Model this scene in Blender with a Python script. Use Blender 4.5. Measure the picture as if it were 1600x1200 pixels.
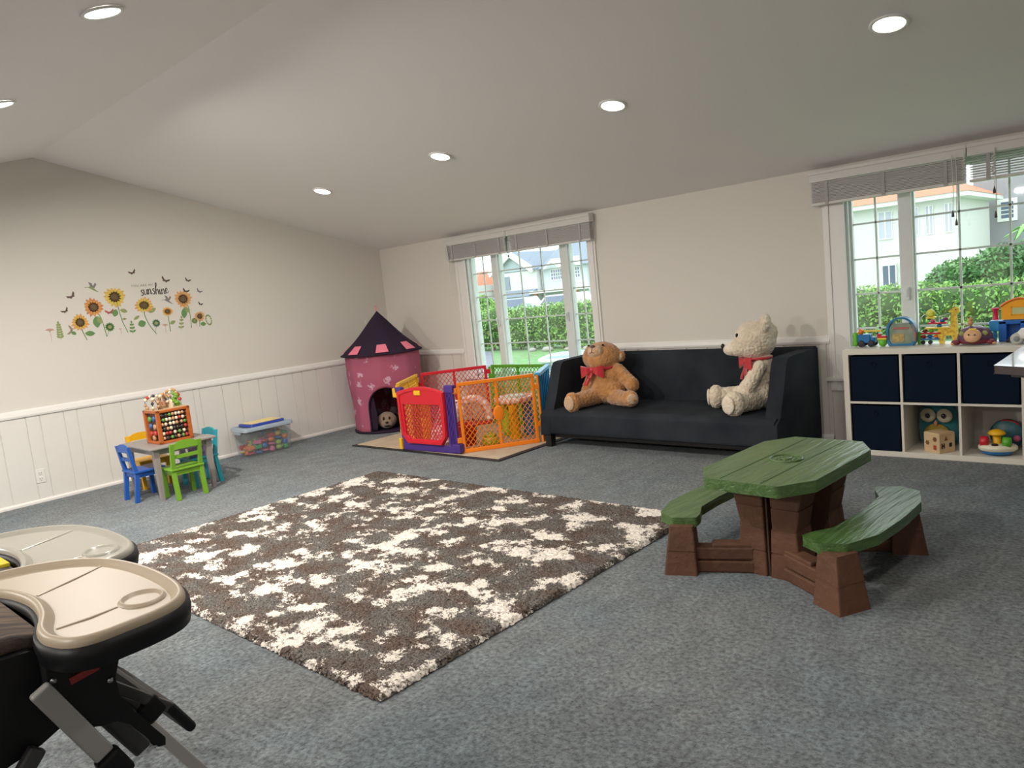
import bpy, bmesh, math, random
import numpy as np
from mathutils import Matrix, Vector, Euler, noise
PI = math.pi
S = bpy.context.scene
C = S.collection
for o in list(bpy.data.objects): bpy.data.objects.remove(o)
rnd = random.Random(7)

# ---------------------------------------------------------------- camera, sky, daylight, exposure
cam_data = bpy.data.cameras.new('camera'); cam = bpy.data.objects.new('camera', cam_data); C.objects.link(cam)
cam_data.sensor_width = 36.0; cam_data.lens = 36.0 * 1165.37 / 1600.0
cam_data.clip_start = 0.02; cam_data.clip_end = 400
RM = Matrix.Rotation(0.747, 3, 'Z') @ Matrix.Rotation(PI / 2 - 0.1216, 3, 'X') @ Matrix.Rotation(-0.1021, 3, 'Z')
CAM_M = Matrix(((0.7383152779, -0.0072049631, 0.6744172588), (0.6668265421, 0.1577738095, -0.7283198389), (-0.1011578625, 0.9874489929, 0.1212912746)))
mw = CAM_M.to_4x4(); mw.translation = Vector((7.58964, -5.99851, 1.42525)); cam.matrix_world = mw
S.camera = cam
S.view_settings.view_transform = 'Standard'; S.view_settings.look = 'None'
S.view_settings.gamma = 1.0; S.view_settings.use_curve_mapping = False
S.view_settings.exposure = 0.0
W = bpy.data.worlds.new('world'); S.world = W; W.use_nodes = True
bg = W.node_tree.nodes['Background']; bg.inputs['Color'].default_value = (0.90, 0.96, 1.0, 1); bg.inputs['Strength'].default_value = 3.0

def sun(): pass
sd = bpy.data.lights.new('hazy_sun', 'SUN'); sd.energy = 0.6; sd.angle = 0.6; sd.color = (1, .96, .9)
so = bpy.data.objects.new('hazy_sun', sd); C.objects.link(so); so.rotation_euler = (math.radians(38), math.radians(-18), 0); so.location = (5, -3, 12)
for wx in (2.36, 6.50):                     # daylight portals in the two window openings
    pd = bpy.data.lights.new('window_portal', 'AREA'); pd.shape = 'RECTANGLE'; pd.size = 1.75; pd.size_y = 1.4
    pd.cycles.is_portal = True
    po = bpy.data.objects.new('window_portal', pd); C.objects.link(po); po.location = (wx, 0.13, 1.25); po.rotation_euler = (-PI / 2, 0, 0)
LAMP_W = 16.0                               # watts per recessed lamp, scaled per row below

# ---------------------------------------------------------------- materials
MATS = {}
def mat(name, col, rough=.5, metal=0, spec=.5, bump=0, bscale=60, var=0, vscale=8, emit=None, estr=0, alpha=1, trans=0, sheen=0, coat=0, col2=None, stretch=None, sss=0, detail=4):
    if name in MATS: return MATS[name]
    m = bpy.data.materials.new(name); m.use_nodes = True; nt = m.node_tree; b = nt.nodes['Principled BSDF']; L = nt.links
    b.inputs['Base Color'].default_value = (*col, 1); b.inputs['Roughness'].default_value = rough; b.inputs['Metallic'].default_value = metal
    b.inputs['Specular IOR Level'].default_value = spec; b.inputs['Alpha'].default_value = alpha
    b.inputs['Transmission Weight'].default_value = trans; b.inputs['Sheen Weight'].default_value = sheen; b.inputs['Coat Weight'].default_value = coat
    if sss: b.inputs['Subsurface Weight'].default_value = sss; b.inputs['Subsurface Radius'].default_value = (.02, .01, .006)
    if emit: b.inputs['Emission Color'].default_value = (*emit, 1); b.inputs['Emission Strength'].default_value = estr
    if bump or var or col2:
        tc = nt.nodes.new('ShaderNodeTexCoord'); mp = nt.nodes.new('ShaderNodeMapping'); L.new(tc.outputs['Object'], mp.inputs[0])
        if stretch: mp.inputs['Scale'].default_value = stretch
        if var or col2:
            n = nt.nodes.new('ShaderNodeTexNoise'); n.inputs['Scale'].default_value = vscale; n.inputs['Detail'].default_value = detail; L.new(mp.outputs[0], n.inputs['Vector'])
            r = nt.nodes.new('ShaderNodeValToRGB'); c2 = col2 or tuple(max(0, c * (1 - var)) for c in col)
            r.color_ramp.elements[0].position = .35; r.color_ramp.elements[1].position = .65
            r.color_ramp.elements[0].color = (*c2, 1); r.color_ramp.elements[1].color = (*col, 1)
            L.new(n.outputs['Fac'], r.inputs[0]); L.new(r.outputs[0], b.inputs['Base Color'])
        if bump:
            n2 = nt.nodes.new('ShaderNodeTexNoise'); n2.inputs['Scale'].default_value = bscale; n2.inputs['Detail'].default_value = 5; L.new(mp.outputs[0], n2.inputs['Vector'])
            bp = nt.nodes.new('ShaderNodeBump'); bp.inputs['Strength'].default_value = bump; bp.inputs['Distance'].default_value = .01
            L.new(n2.outputs['Fac'], bp.inputs['Height']); L.new(bp.outputs[0], b.inputs['Normal'])
    MATS[name] = m
    return m
def plastic(name, col, rough=.35, **k): return mat(name, col, rough, **k)

# ---------------------------------------------------------------- mesh builder
class MB:
    def __init__(s): s.v = []; s.f = []; s.mi = []; s.sm = []
    def add(s, vs, fs, m=0, smooth=False, T=None):
        b = len(s.v)
        s.v += [tuple(T @ Vector(p)) if T is not None else tuple(p) for p in vs]
        for f in fs: s.f.append([i + b for i in f]); s.mi.append(m); s.sm.append(smooth)
        return s
    def box(s, x0, y0, z0, x1, y1, z1, m=0, T=None):
        x0, x1 = min(x0, x1), max(x0, x1); y0, y1 = min(y0, y1), max(y0, y1); z0, z1 = min(z0, z1), max(z0, z1)
        vs = [(x0,y0,z0),(x1,y0,z0),(x1,y1,z0),(x0,y1,z0),(x0,y0,z1),(x1,y0,z1),(x1,y1,z1),(x0,y1,z1)]
        return s.add(vs, [(0,3,2,1),(4,5,6,7),(0,1,5,4),(1,2,6,5),(2,3,7,6),(3,0,4,7)], m, False, T)
    def cbox(s, c, d, m=0, rot=(0,0,0), T=None):
        t = Matrix.Translation(c) @ Euler(rot).to_matrix().to_4x4()
        if T is not None: t = T @ t
        return s.box(-d[0]/2,-d[1]/2,-d[2]/2,d[0]/2,d[1]/2,d[2]/2,m,t)
    def bar(s, p0, p1, w, h, m=0, up=(0,0,1)):
        p0 = Vector(p0); p1 = Vector(p1); d = p1 - p0; L = d.length; d.normalize(); u = Vector(up)
        x = d.cross(u)
        if x.length < 1e-4: x = d.cross(Vector((1,0,0)))
        x.normalize(); z = x.cross(d)
        T = Matrix((( x.x,d.x,z.x,p0.x),(x.y,d.y,z.y,p0.y),(x.z,d.z,z.z,p0.z),(0,0,0,1)))
        return s.box(-w/2,0,-h/2,w/2,L,h/2,m,T)
    def loft(s, rings, m=0, smooth=True, closed=True, caps=True):
        n = len(rings[0]); vs = [p for r in rings for p in r]; fs = []
        for i in range(len(rings)-1):
            for j in range(n if closed else n-1):
                k = (j+1) % n; fs.append((i*n+j, i*n+k, (i+1)*n+k, (i+1)*n+j))
        s.add(vs, fs, m, smooth)
        if caps:
            s.add(rings[0], [tuple(range(n))[::-1]], m, False); s.add(rings[-1], [tuple(range(n))], m, False)
        return s
    def tube(s, pts, r, n=10, m=0, caps=True, flat=1.0):
        pts = [Vector(p) for p in pts]; R = r if isinstance(r, (list, tuple)) else [r]*len(pts)
        rings = []; up = None
        for i, p in enumerate(pts):
            d = (pts[min(i+1,len(pts)-1)] - pts[max(i-1,0)]).normalized()
            if up is None:
                up = Vector((0,0,1)) if abs(d.z) < .9 else Vector((1,0,0))
            x = d.cross(up).normalized(); y = x.cross(d).normalized(); up = y
            rings.append([tuple(p + (x*math.cos(2*PI*k/n)+y*math.sin(2*PI*k/n)*flat)*R[i]) for k in range(n)])
        return s.loft(rings, m, True, True, caps)
    def cyl(s, p0, p1, r0, r1=None, n=20, m=0): return s.tube([p0, p1], [r0, r0 if r1 is None else r1], n, m)
    def lathe(s, prof, n=28, m=0, c=(0,0,0), T=None, caps=True, sx=1, sy=1):
        rings = [[(c[0]+r*math.cos(2*PI*k/n)*sx, c[1]+r*math.sin(2*PI*k/n)*sy, c[2]+z) for k in range(n)] for r, z in prof]
        if T is not None: rings = [[tuple(T @ Vector(p)) for p in r] for r in rings]
        return s.loft(rings, m, True, True, caps)
    def prism(s, poly, z0, z1, m=0, T=None, smooth=False):
        n = len(poly); a = sum(poly[i][0]*poly[(i+1)%n][1]-poly[(i+1)%n][0]*poly[i][1] for i in range(n))
        if a < 0: poly = poly[::-1]
        vs = [(x,y,z0) for x,y in poly] + [(x,y,z1) for x,y in poly]
        s.add(vs, [tuple(range(n))[::-1], tuple(range(n,2*n))], m, False, T)
        return s.add(vs, [(i,(i+1)%n,n+(i+1)%n,n+i) for i in range(n)], m, smooth, T)
    def ell(s, c, r, nu=20, nv=12, m=0, rot=(0,0,0), T=None):
        if not isinstance(r, (tuple, list)): r = (r,r,r)
        t = Matrix.Translation(c) @ Euler(rot).to_matrix().to_4x4()
        if T is not None: t = T @ t
        vs = [(0,0,-r[2])]; fs = []
        for i in range(1,nv):
            a = -PI/2+PI*i/nv
            for k in range(nu):
                b = 2*PI*k/nu; vs.append((r[0]*math.cos(a)*math.cos(b), r[1]*math.cos(a)*math.sin(b), r[2]*math.sin(a)))
        vs.append((0,0,r[2])); e = len(vs)-1
        for k in range(nu):
            fs.append((0,1+(k+1)%nu,1+k)); fs.append((e,e-nu+k,e-nu+(k+1)%nu))
            for i in range(nv-2):
                a0 = 1+i*nu; a1 = a0+nu; fs.append((a0+k,a0+(k+1)%nu,a1+(k+1)%nu,a1+k))
        return s.add(vs, fs, m, True, t)
    def torus(s, c, R, r, nu=32, nv=10, m=0, T=None, a0=0, a1=2*PI):
        full = abs(a1-a0-2*PI) < 1e-6; N = nu if full else nu+1
        rings = []
        for i in range(N):
            a = a0+(a1-a0)*i/nu
            rings.append([(c[0]+(R+r*math.cos(2*PI*k/nv))*math.cos(a), c[1]+(R+r*math.cos(2*PI*k/nv))*math.sin(a), c[2]+r*math.sin(2*PI*k/nv)) for k in range(nv)])
        if full: rings.append(rings[0])
        if T is not None: rings = [[tuple(T @ Vector(p)) for p in q] for q in rings]
        return s.loft(rings, m, True, True, not full)
    def build(s, name, mats, parent=None, bevel=0, seg=2, subs=0, smooth=None, angle=40, off=None, weld=False):
        me = bpy.data.meshes.new(name); vs = s.v
        if off is None and parent is not None: off = parent.get('_off')
        if off is not None: vs = [(x-off[0], y-off[1], z-off[2]) for x,y,z in vs]
        me.from_pydata(vs, [], s.f)
        for m in (mats if isinstance(mats, (list, tuple)) else [mats]): me.materials.append(m)
        me.polygons.foreach_set('material_index', s.mi); me.polygons.foreach_set('use_smooth', s.sm if smooth is None else [smooth]*len(s.f))
        if weld:
            bm = bmesh.new(); bm.from_mesh(me); bmesh.ops.remove_doubles(bm, verts=bm.verts, dist=1e-5); bmesh.ops.recalc_face_normals(bm, faces=bm.faces); bm.to_mesh(me); bm.free()
        me.update()
        o = bpy.data.objects.new(name, me); C.objects.link(o)
        if parent is not None:
            o.parent = parent
            if parent.get('_off') is not None: o['_off'] = parent['_off']
        if bevel:
            b = o.modifiers.new('bevel', 'BEVEL'); b.width = bevel; b.segments = seg; b.limit_method = 'ANGLE'; b.angle_limit = math.radians(35)
        if subs:
            b = o.modifiers.new('sub', 'SUBSURF'); b.levels = subs; b.render_levels = subs
        return o
def tag(o, label=None, cat=None, group=None, kind=None):
    if label: o['label'] = label
    if cat: o['category'] = cat
    if group: o['group'] = group
    if kind: o['kind'] = kind
    return o
def thing(name, label, cat, loc=(0,0,0), rotz=0, group=None, world=False, kind=None):
    o = bpy.data.objects.new(name, None); C.objects.link(o); o.location = loc; o.rotation_euler = (0,0,rotz); o.empty_display_size = .05
    if world: o['_off'] = tuple(float(c) for c in loc)       # parts of this thing are given in room coordinates
    return tag(o, label, cat, group, kind)
def copy_tree(o, parent=None):
    c = o.copy(); C.objects.link(c)
    if parent is not None: c.parent = parent
    for ch in list(o.children): copy_tree(ch, c)
    return c
def spline(pts, n=8, closed=False):
    pts = [Vector(p) for p in pts]; N = len(pts); out = []
    for i in range(N if closed else N-1):
        g = (lambda k: pts[k % N]) if closed else (lambda k: pts[max(0, min(N-1, k))])
        p0,p1,p2,p3 = g(i-1),g(i),g(i+1),g(i+2)
        for j in range(n):
            t = j/n; out.append(.5*((2*p1)+(p2-p0)*t+(2*p0-5*p1+4*p2-p3)*t*t+(3*p1-p0-3*p2+p3)*t**3))
    if not closed: out.append(pts[-1])
    return out
def sp2(pts, n=6, closed=True): return [(p.x,p.y) for p in spline([(a,b,0) for a,b in pts], n, closed)]
TX = Matrix(((0,0,1,0),(1,0,0,0),(0,1,0,0),(0,0,0,1)))        # (a,b,c)->(c,a,b): prism in the y-z plane, extruded along x
TY = Matrix(((1,0,0,0),(0,0,1,0),(0,1,0,0),(0,0,0,1)))        # prism in the x-z plane, extruded along y

# ---------------------------------------------------------------- room shell
WALL = mat('wall_paint', (.70,.665,.61), .85, spec=.2, bump=.05, bscale=180)
CEIL = mat('ceiling_paint', (.90,.875,.86), .9, spec=.2, bump=.04, bscale=140)
TRIM = mat('white_trim', (.80,.78,.75), .45)
PANEL = mat('wainscot_white', (.74,.72,.68), .5)
HC, SL, RID = 2.122, 0.2449, -3.71
HR = HC - SL*RID
XR, YF = 10.2, -8.6
HF = HR + SL*(YF-RID)
def zc(y): return HC - SL*y if y > RID else HR + SL*(y-RID)
def gable(x0, x1):
    m = MB(); m.prism([(0,0),(0,HC),(RID,HR),(YF,HF),(YF,0)], x0, x1, 0, TX); return m
o = gable(-.14, 0).build('wall_left', WALL); tag(o, kind='structure')
o = gable(XR, XR+.14).build('wall_right', WALL); tag(o, kind='structure')
m = MB(); m.box(-.14,YF-.14,0,XR+.14,YF,HF); tag(m.build('wall_front', WALL), kind='structure')
WX = [(1.50,3.23),(5.62,7.35)]; WZ0, WZ1 = .50, 2.03
m = MB(); xs = [-.14, WX[0][0], WX[0][1], WX[1][0], WX[1][1], XR+.14]
for i in range(5):
    if i % 2 == 0: m.box(xs[i],0,-.4,xs[i+1],.16,HC+.03)
    else: m.box(xs[i],0,-.4,xs[i+1],.16,WZ0); m.box(xs[i],0,WZ1,xs[i+1],.16,HC+.03)
tag(m.build('wall_back', WALL), kind='structure')
m = MB(); t = .1
m.prism([(.3,HC-SL*.3),(RID,HR),(YF-.14,HF-SL*.14),(YF-.14,HF+t),(RID,HR+t),(.3,HC+t)], -.14, XR+.14, 0, TX)
tag(m.build('ceiling', CEIL), kind='structure')

def carpet_material():
    m = bpy.data.materials.new('grey_blue_carpet'); m.use_nodes = True; nt = m.node_tree; L = nt.links; b = nt.nodes['Principled BSDF']
    b.inputs['Roughness'].default_value = .95; b.inputs['Specular IOR Level'].default_value = .1; b.inputs['Sheen Weight'].default_value = .3
    tc = nt.nodes.new('ShaderNodeTexCoord')
    def ns(sc, det, rgh=.5, st=None):
        n = nt.nodes.new('ShaderNodeTexNoise'); n.inputs['Scale'].default_value = sc; n.inputs['Detail'].default_value = det; n.inputs['Roughness'].default_value = rgh
        mp = nt.nodes.new('ShaderNodeMapping'); L.new(tc.outputs['Object'], mp.inputs[0])
        if st: mp.inputs['Scale'].default_value = st
        L.new(mp.outputs[0], n.inputs['Vector']); return n
    def ramp(n, p0, c0, p1, c1):
        r = nt.nodes.new('ShaderNodeValToRGB'); e = r.color_ramp.elements; e[0].position = p0; e[0].color = (*c0,1); e[1].position = p1; e[1].color = (*c1,1)
        L.new(n.outputs['Fac'], r.inputs[0]); return r
    big = ramp(ns(1.1, 3), .35, (.180,.226,.250), .68, (.232,.246,.248))
    streak = ramp(ns(5, 6, .68, (1.7,1,1)), .34, (.70,.71,.73), .66, (1.20,1.20,1.20))
    tuft = ramp(ns(52, 4, .7, (1,1.0,1)), .34, (.30,.31,.32), .64, (1.45,1.45,1.45))
    def mul(a, c):
        x = nt.nodes.new('ShaderNodeMix'); x.data_type = 'RGBA'; x.blend_type = 'MULTIPLY'; x.inputs[0].default_value = 1; x.clamp_result = False
        L.new(a, x.inputs[6]); L.new(c, x.inputs[7]); return x.outputs[2]
    L.new(mul(mul(big.outputs[0], streak.outputs[0]), tuft.outputs[0]), b.inputs['Base Color'])
    n = ns(52, 5, .72); bp = nt.nodes.new('ShaderNodeBump'); bp.inputs['Strength'].default_value = 1; bp.inputs['Distance'].default_value = .03
    L.new(n.outputs['Fac'], bp.inputs['Height']); L.new(bp.outputs[0], b.inputs['Normal'])
    return m
m = MB(); m.box(0,YF,-.1,XR,0,0); tag(m.build('floor', carpet_material()), kind='structure')

# wainscot, chair rails, baseboards
RAIL = .782
def wains_poly(lo, hi, grooves):            # face line with small v-grooves: list of (pos, depth)
    pts = [(lo,.012)]
    for g in sorted(grooves):
        if lo+.02 < g < hi-.02: pts += [(g-.005,.012),(g-.003,.004),(g+.003,.004),(g+.005,.012)]
    pts += [(hi,.012)]
    return [(lo,0)] + pts + [(hi,0)]
gl = [-4.127,-4.017,-3.825,-3.716,-3.507,-3.325,-3.10,-2.98,-2.79,-2.62,-2.555,-2.311,-2.116,-1.89,-1.687,-1.466,-1.341,-1.15,-.93,-.7,-.45,-.2]
gl += [-4.33-.2*k+.05*math.sin(k*2.3) for k in range(20)]
m = MB(); m.prism([(x,y) for y,x in wains_poly(YF,0,gl)], 0, RAIL, 0); tag(m.build('trim_1', PANEL), kind='structure')
gb = [.22*k+.05*math.sin(k*1.7) for k in range(1,46)]
for i,(a,b) in enumerate([(0.012,1.36),(3.31,5.48),(7.43,XR)]):
    m = MB(); m.prism([(x,-d) for x,d in wains_poly(a,b,gb)], 0, RAIL, 0); tag(m.build('trim_%d' % (i+2), WALL), kind='structure')
    m = MB(); m.prism([(0,RAIL-.006),(-.022,RAIL-.006),(-.026,RAIL+.012),(-.018,RAIL+.04),(0,RAIL+.055)], a, b, 0, TX); m.build('trim_%d' % (i+5), TRIM); tag(bpy.data.objects['trim_%d' % (i+5)], kind='structure')
    m = MB(); m.prism([(0,0),(-.03,0),(-.03,.025),(-.02,.045),(0,.05)], a, b, 0, TX); tag(m.build('baseboard_back' if i == 0 else 'baseboard_back_%d' % i, TRIM), kind='structure')
m = MB(); m.prism([(0,RAIL-.006),(.024,RAIL-.006),(.028,RAIL+.012),(.02,RAIL+.045),(0,RAIL+.06)], YF, 0, 0, TY); tag(m.build('trim_8', TRIM), kind='structure')
m = MB(); m.prism([(0,0),(.03,0),(.03,.018),(.02,.03),(0,.032)], YF, 0, 0, TY); tag(m.build('baseboard_left', TRIM), kind='structure')

# windows
FRAME = mat('window_vinyl', (.72,.75,.74), .4)
GLASS = bpy.data.materials.new('window_glass'); GLASS.use_nodes = True
nt = GLASS.node_tree; nt.nodes.clear(); out = nt.nodes.new('ShaderNodeOutputMaterial'); mx = nt.nodes.new('ShaderNodeMixShader'); tr = nt.nodes.new('ShaderNodeBsdfTransparent'); gs = nt.nodes.new('ShaderNodeBsdfGlossy')
gs.inputs['Roughness'].default_value = .02; tr.inputs['Color'].default_value = (.96,.985,.98,1); mx.inputs[0].default_value = .06
nt.links.new(tr.outputs[0], mx.inputs[1]); nt.links.new(gs.outputs[0], mx.inputs[2]); nt.links.new(mx.outputs[0], out.inputs[0])
def window(n, X):
    w = thing('window_%d' % n, None, None, (X+1.0,0,WZ0), kind='structure', world=True)
    a, b = X+.15, X+1.88
    m = MB()                                # interior casing
    m.box(X,-.018,WZ0-.09,a+.01,0,2.10); m.box(b-.01,-.018,WZ0-.09,X+1.97,0,2.10); m.box(X,-.018,2.02,X+1.97,0,2.10)
    m.box(X+.02,-.028,WZ0-.09,X+.05,-.018,2.1); m.box(X+1.92,-.028,WZ0-.09,X+1.95,-.018,2.1)
    m.build('casing', TRIM, w, bevel=.004)
    m = MB(); m.box(X-.02,-.05,WZ0-.02,X+1.99,.10,WZ0+.01); m.box(X,-.02,WZ0-.1,X+1.97,0,WZ0-.02); m.build('sill', TRIM, w, bevel=.005)
    m = MB()
    for (p,q,r,s_) in ((a,a+.025,.02,.15),(b-.025,b,.02,.15)): m.box(p,r,WZ0+.01,q,s_,WZ1)
    m.box(a,.02,WZ1-.04,b,.15,WZ1); m.box(a,.02,WZ0,b,.15,WZ0+.04); m.build('frame', FRAME, w, bevel=.004)
    panels = [(a+.02,X+.535),(X+.60,X+1.50),(X+1.57,b-.02)]
    m = MB(); m.box(X+.525,.03,WZ0+.03,X+.61,.14,WZ1-.03); m.build('mullion', FRAME, w, bevel=.006)
    m = MB(); m.box(X+1.49,.03,WZ0+.03,X+1.58,.14,WZ1-.03); m.build('mullion', FRAME, w, bevel=.006)
    for k,(p,q) in enumerate(panels):
        f = MB(); t = .022
        f.box(p,.06,WZ0+.03,p+t,.10,WZ1-.03); f.box(q-t,.06,WZ0+.03,q,.10,WZ1-.03); f.box(p,.06,WZ0+.03,q,.10,WZ0+.055); f.box(p,.06,WZ1-.055,q,.10,WZ1-.03)
        sa = f.build('sash', FRAME, w, bevel=.003)
        g = MB()
        for z in (.875,1.14,1.405,1.67): g.box(p+t,.083,z-.007,q-t,.093,z+.007)
        for x in ([(p+q)/2] if k != 1 else [p+(q-p)/3, p+2*(q-p)/3]): g.box(x-.007,.083,WZ0+.05,x+.007,.093,WZ1-.05)
        g.build('muntins', FRAME, sa)
        gl_ = MB(); gl_.box(p+t,.079,WZ0+.05,q-t,.082,WZ1-.05); gl_.build('glass', GLASS, sa)
    for x in (X+.57, X+1.535):
        h = MB(); h.box(x-.012,.005,1.08,x+.012,.03,1.17); h.tube([(x,.0,1.16),(x,-.012,1.15),(x,-.012,1.10)], .006, 8); h.build('latch', FRAME, w)
window(1, 1.35); window(2, 5.47)

# ---------------------------------------------------------------- ceiling lights
LT = mat('light_trim_white', (.8,.8,.78), .4)
LE = mat('light_diffuser', (1,1,1), .5, emit=(1,.93,.82), estr=9)
def down(x, y, label, power=1.0, first=[None]):
    if first[0] is None:
        r = thing('recessed_light', '', 'ceiling light', group='recessed ceiling lights')
        m = MB(); m.lathe([(.078,.0),(.092,-.003),(.092,-.008),(.080,-.012),(.074,-.008)], 32, caps=False); m.build("trim_ring", LT, r)
        m = MB(); m.lathe([(.0,-.006),(.074,-.006),(.074,-.004)], 32, caps=False); m.build('diffuser', LE, r)
        first[0] = r
    else: r = copy_tree(first[0])
    r.location = (x,y,zc(y)-.001); a = math.atan(SL) * (1 if y > RID else -1); r.rotation_euler = (-a,0,0)
    r['label'] = label
    ld = bpy.data.lights.new('downlight', 'AREA'); ld.shape = 'DISK'; ld.size = .13; ld.energy = LAMP_W*power; ld.color = (1,.935,.86); ld.spread = math.radians(170)
    lo = bpy.data.objects.new('downlight', ld); C.objects.link(lo); lo.location = (x,y,zc(y)-.03); lo.rotation_euler = (-a,0,0)
row1 = ['lit recessed ceiling light nearest the left wall, over the activity corner','lit recessed ceiling light above the colourful playpen, second in its row','lit recessed ceiling light above the dark sofa, third in its row','lit recessed ceiling light in front of the right window']
for k in range(4): down(1.4997+1.6542*k, -1.7719, row1[k], (.5,.3,.2,.2)[k])
row2 = ['lit recessed ceiling light cut off by the left edge of the photo','lit recessed ceiling light cut off by the top edge of the photo','unseen ceiling light added for room brightness above the high chairs','unseen ceiling light added for room brightness at the right end of its row']
for k,x in enumerate((2.40,4.05,5.70,7.35)): down(x, -4.56, row2[k], (5.2,2.8,.8,.8)[k])  # last two of this row are unseen lamps, added to light the room
down(8.1, -1.7719, 'unseen ceiling light added for room brightness over the dark counter', .30)  # unseen lamp, added to brighten the room
for k,x in enumerate((2.4,5.7,8.9)): down(x, -7.2, ['unseen ceiling light added for room brightness in the left rear','unseen ceiling light added for room brightness in the middle rear','unseen ceiling light added for room brightness in the right rear'][k], (6.5,2.2,1.2)[k])  # three more unseen lamps in the rear, added for overall brightness

# ---------------------------------------------------------------- blinds
BLND = mat('blind_slats', (.50,.485,.475), .5); TAPE = mat('blind_tape', (.40,.39,.38), .7); BLNDV = mat('blind_valance', (.66,.64,.61), .5); CORD = mat('blind_cord', (.7,.69,.66), .7); DKC = mat('dark_tassel', (.08,.07,.07), .5)
def blind(x0, x1, label, gap, cordx, wand=None):
    b = thing('window_blind', label, 'blind', ((x0+x1)/2,-.06,2.09), group='raised window blinds', world=True)
    m = MB(); m.box(x0+.012,-.085,2.045,x1-.012,-.02,2.088); m.box(x0,-.098,2.015,x1,-.088,2.095); m.box(x0-.002,-.105,2.07,x1+.002,-.0985,2.097); m.box(x0+.001,-.087,2.016,x0+.009,-.02,2.094); m.box(x1-.009,-.087,2.016,x1-.001,-.02,2.094); m.build('valance', BLNDV, b, bevel=.003)
    m = MB(); n = 15 if not gap else 9; z = 2.012
    for k in range(n):
        dz = (.0105 if not gap else .0165); zz = z-k*dz; s = .002*math.sin(k*2.1+x0)
        m.box(x0+.01+abs(s),-.086+s,zz-(.0075 if not gap else .004),x1-.01,-.034+s,zz)
    m.build('slats', BLND, b)
    m = MB(); m.box(x0+.01,-.088,1.843,x1-.01,-.032,1.862); m.build('bottom_rail', BLNDV, b, bevel=.003)
    for t in (.12,.5,.88):
        x = x0+(x1-x0)*t; m = MB(); m.box(x-.012,-.0925,1.845,x+.012,-.0895,2.02); m.build('ladder_tape', TAPE, b)
    m = MB(); n = 5
    for j,(cx,zb) in enumerate(cordx):
        m.tube([(cx,-.11,2.04),(cx+.004*j,-.112,1.95),(cx+.006,-.11,(1.95+zb)/2),(cx,-.11,zb)], .0025, 6)
    if cordx: m.build('cord', CORD, b)
    if gap is not None and cordx:
        m = MB(); cx = cordx[0][0]
        m.tube([(cx+.012*math.sin(k*1.3),-.115+.010*math.cos(k*1.3),2.0-.0045*k) for k in range(30)], .004, 6)
        m.build('cord_knot', CORD, b)
    for cx,zb in cordx:
        if zb < 1.8:
            m = MB(); m.lathe([(.002,.045),(.008,.02),(.009,0),(.001,-.002)], 10, c=(cx,-.11,zb-.03)); m.build('tassel', DKC, b)
    if wand:
        m = MB(); m.tube([(wand,-.11,2.03),(wand+.01,-.112,1.84),(wand+.02,-.112,1.45)], .006, 8); m.build('wand', CORD, b)
    return b
blind(1.29,2.245,'raised slatted blind on the left half of the window beside the castle tent',False,[(2.235,1.86)],1.345)
blind(2.25,3.335,'raised slatted blind on the right half of the window behind the playpen',False,[])
blind(5.41,6.455,'raised slatted blind over the left part of the window above the cube shelf',False,[(6.445,1.86),(6.372,1.66),(6.392,1.6)])
blind(6.46,7.46,'raised blind with open slats over the right part of the window above the shelf',True,[(6.615,1.78),(6.62,1.62)])

# ---------------------------------------------------------------- outlet and hook on the left wall
OUT = mat('outlet_plate', (.78,.77,.74), .35); SLOT = mat('outlet_slot', (.12,.11,.1), .6)
t = thing('wall_outlet', 'white electrical outlet low on the white panelling of the left wall', 'outlet', (0.013,-4.09,.235), world=True)
m = MB(); m.box(.012,-4.127,.175,.018,-4.053,.295); m.build('cover_plate', OUT, t, bevel=.002)
for z in (.21,.262):
    m = MB(); m.box(.017,-4.108,z-.018,.021,-4.072,z+.018); r = m.build('receptacle', OUT, t, bevel=.002)
    m = MB(); m.box(.0205,-4.099,z-.006,.0218,-4.096,z+.009); m.box(.0205,-4.084,z-.006,.0218,-4.081,z+.009); m.box(.0205,-4.093,z-.014,.0218,-4.087,z-.010); m.build('slots', SLOT, r)
o = MB(); o.box(0,-.36,1.22,.006,-.345,1.275); o = o.build('wall_hook', TRIM, bevel=.001); tag(o, 'tiny white adhesive hook on the left wall beside the tent roof', 'hook')

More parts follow.
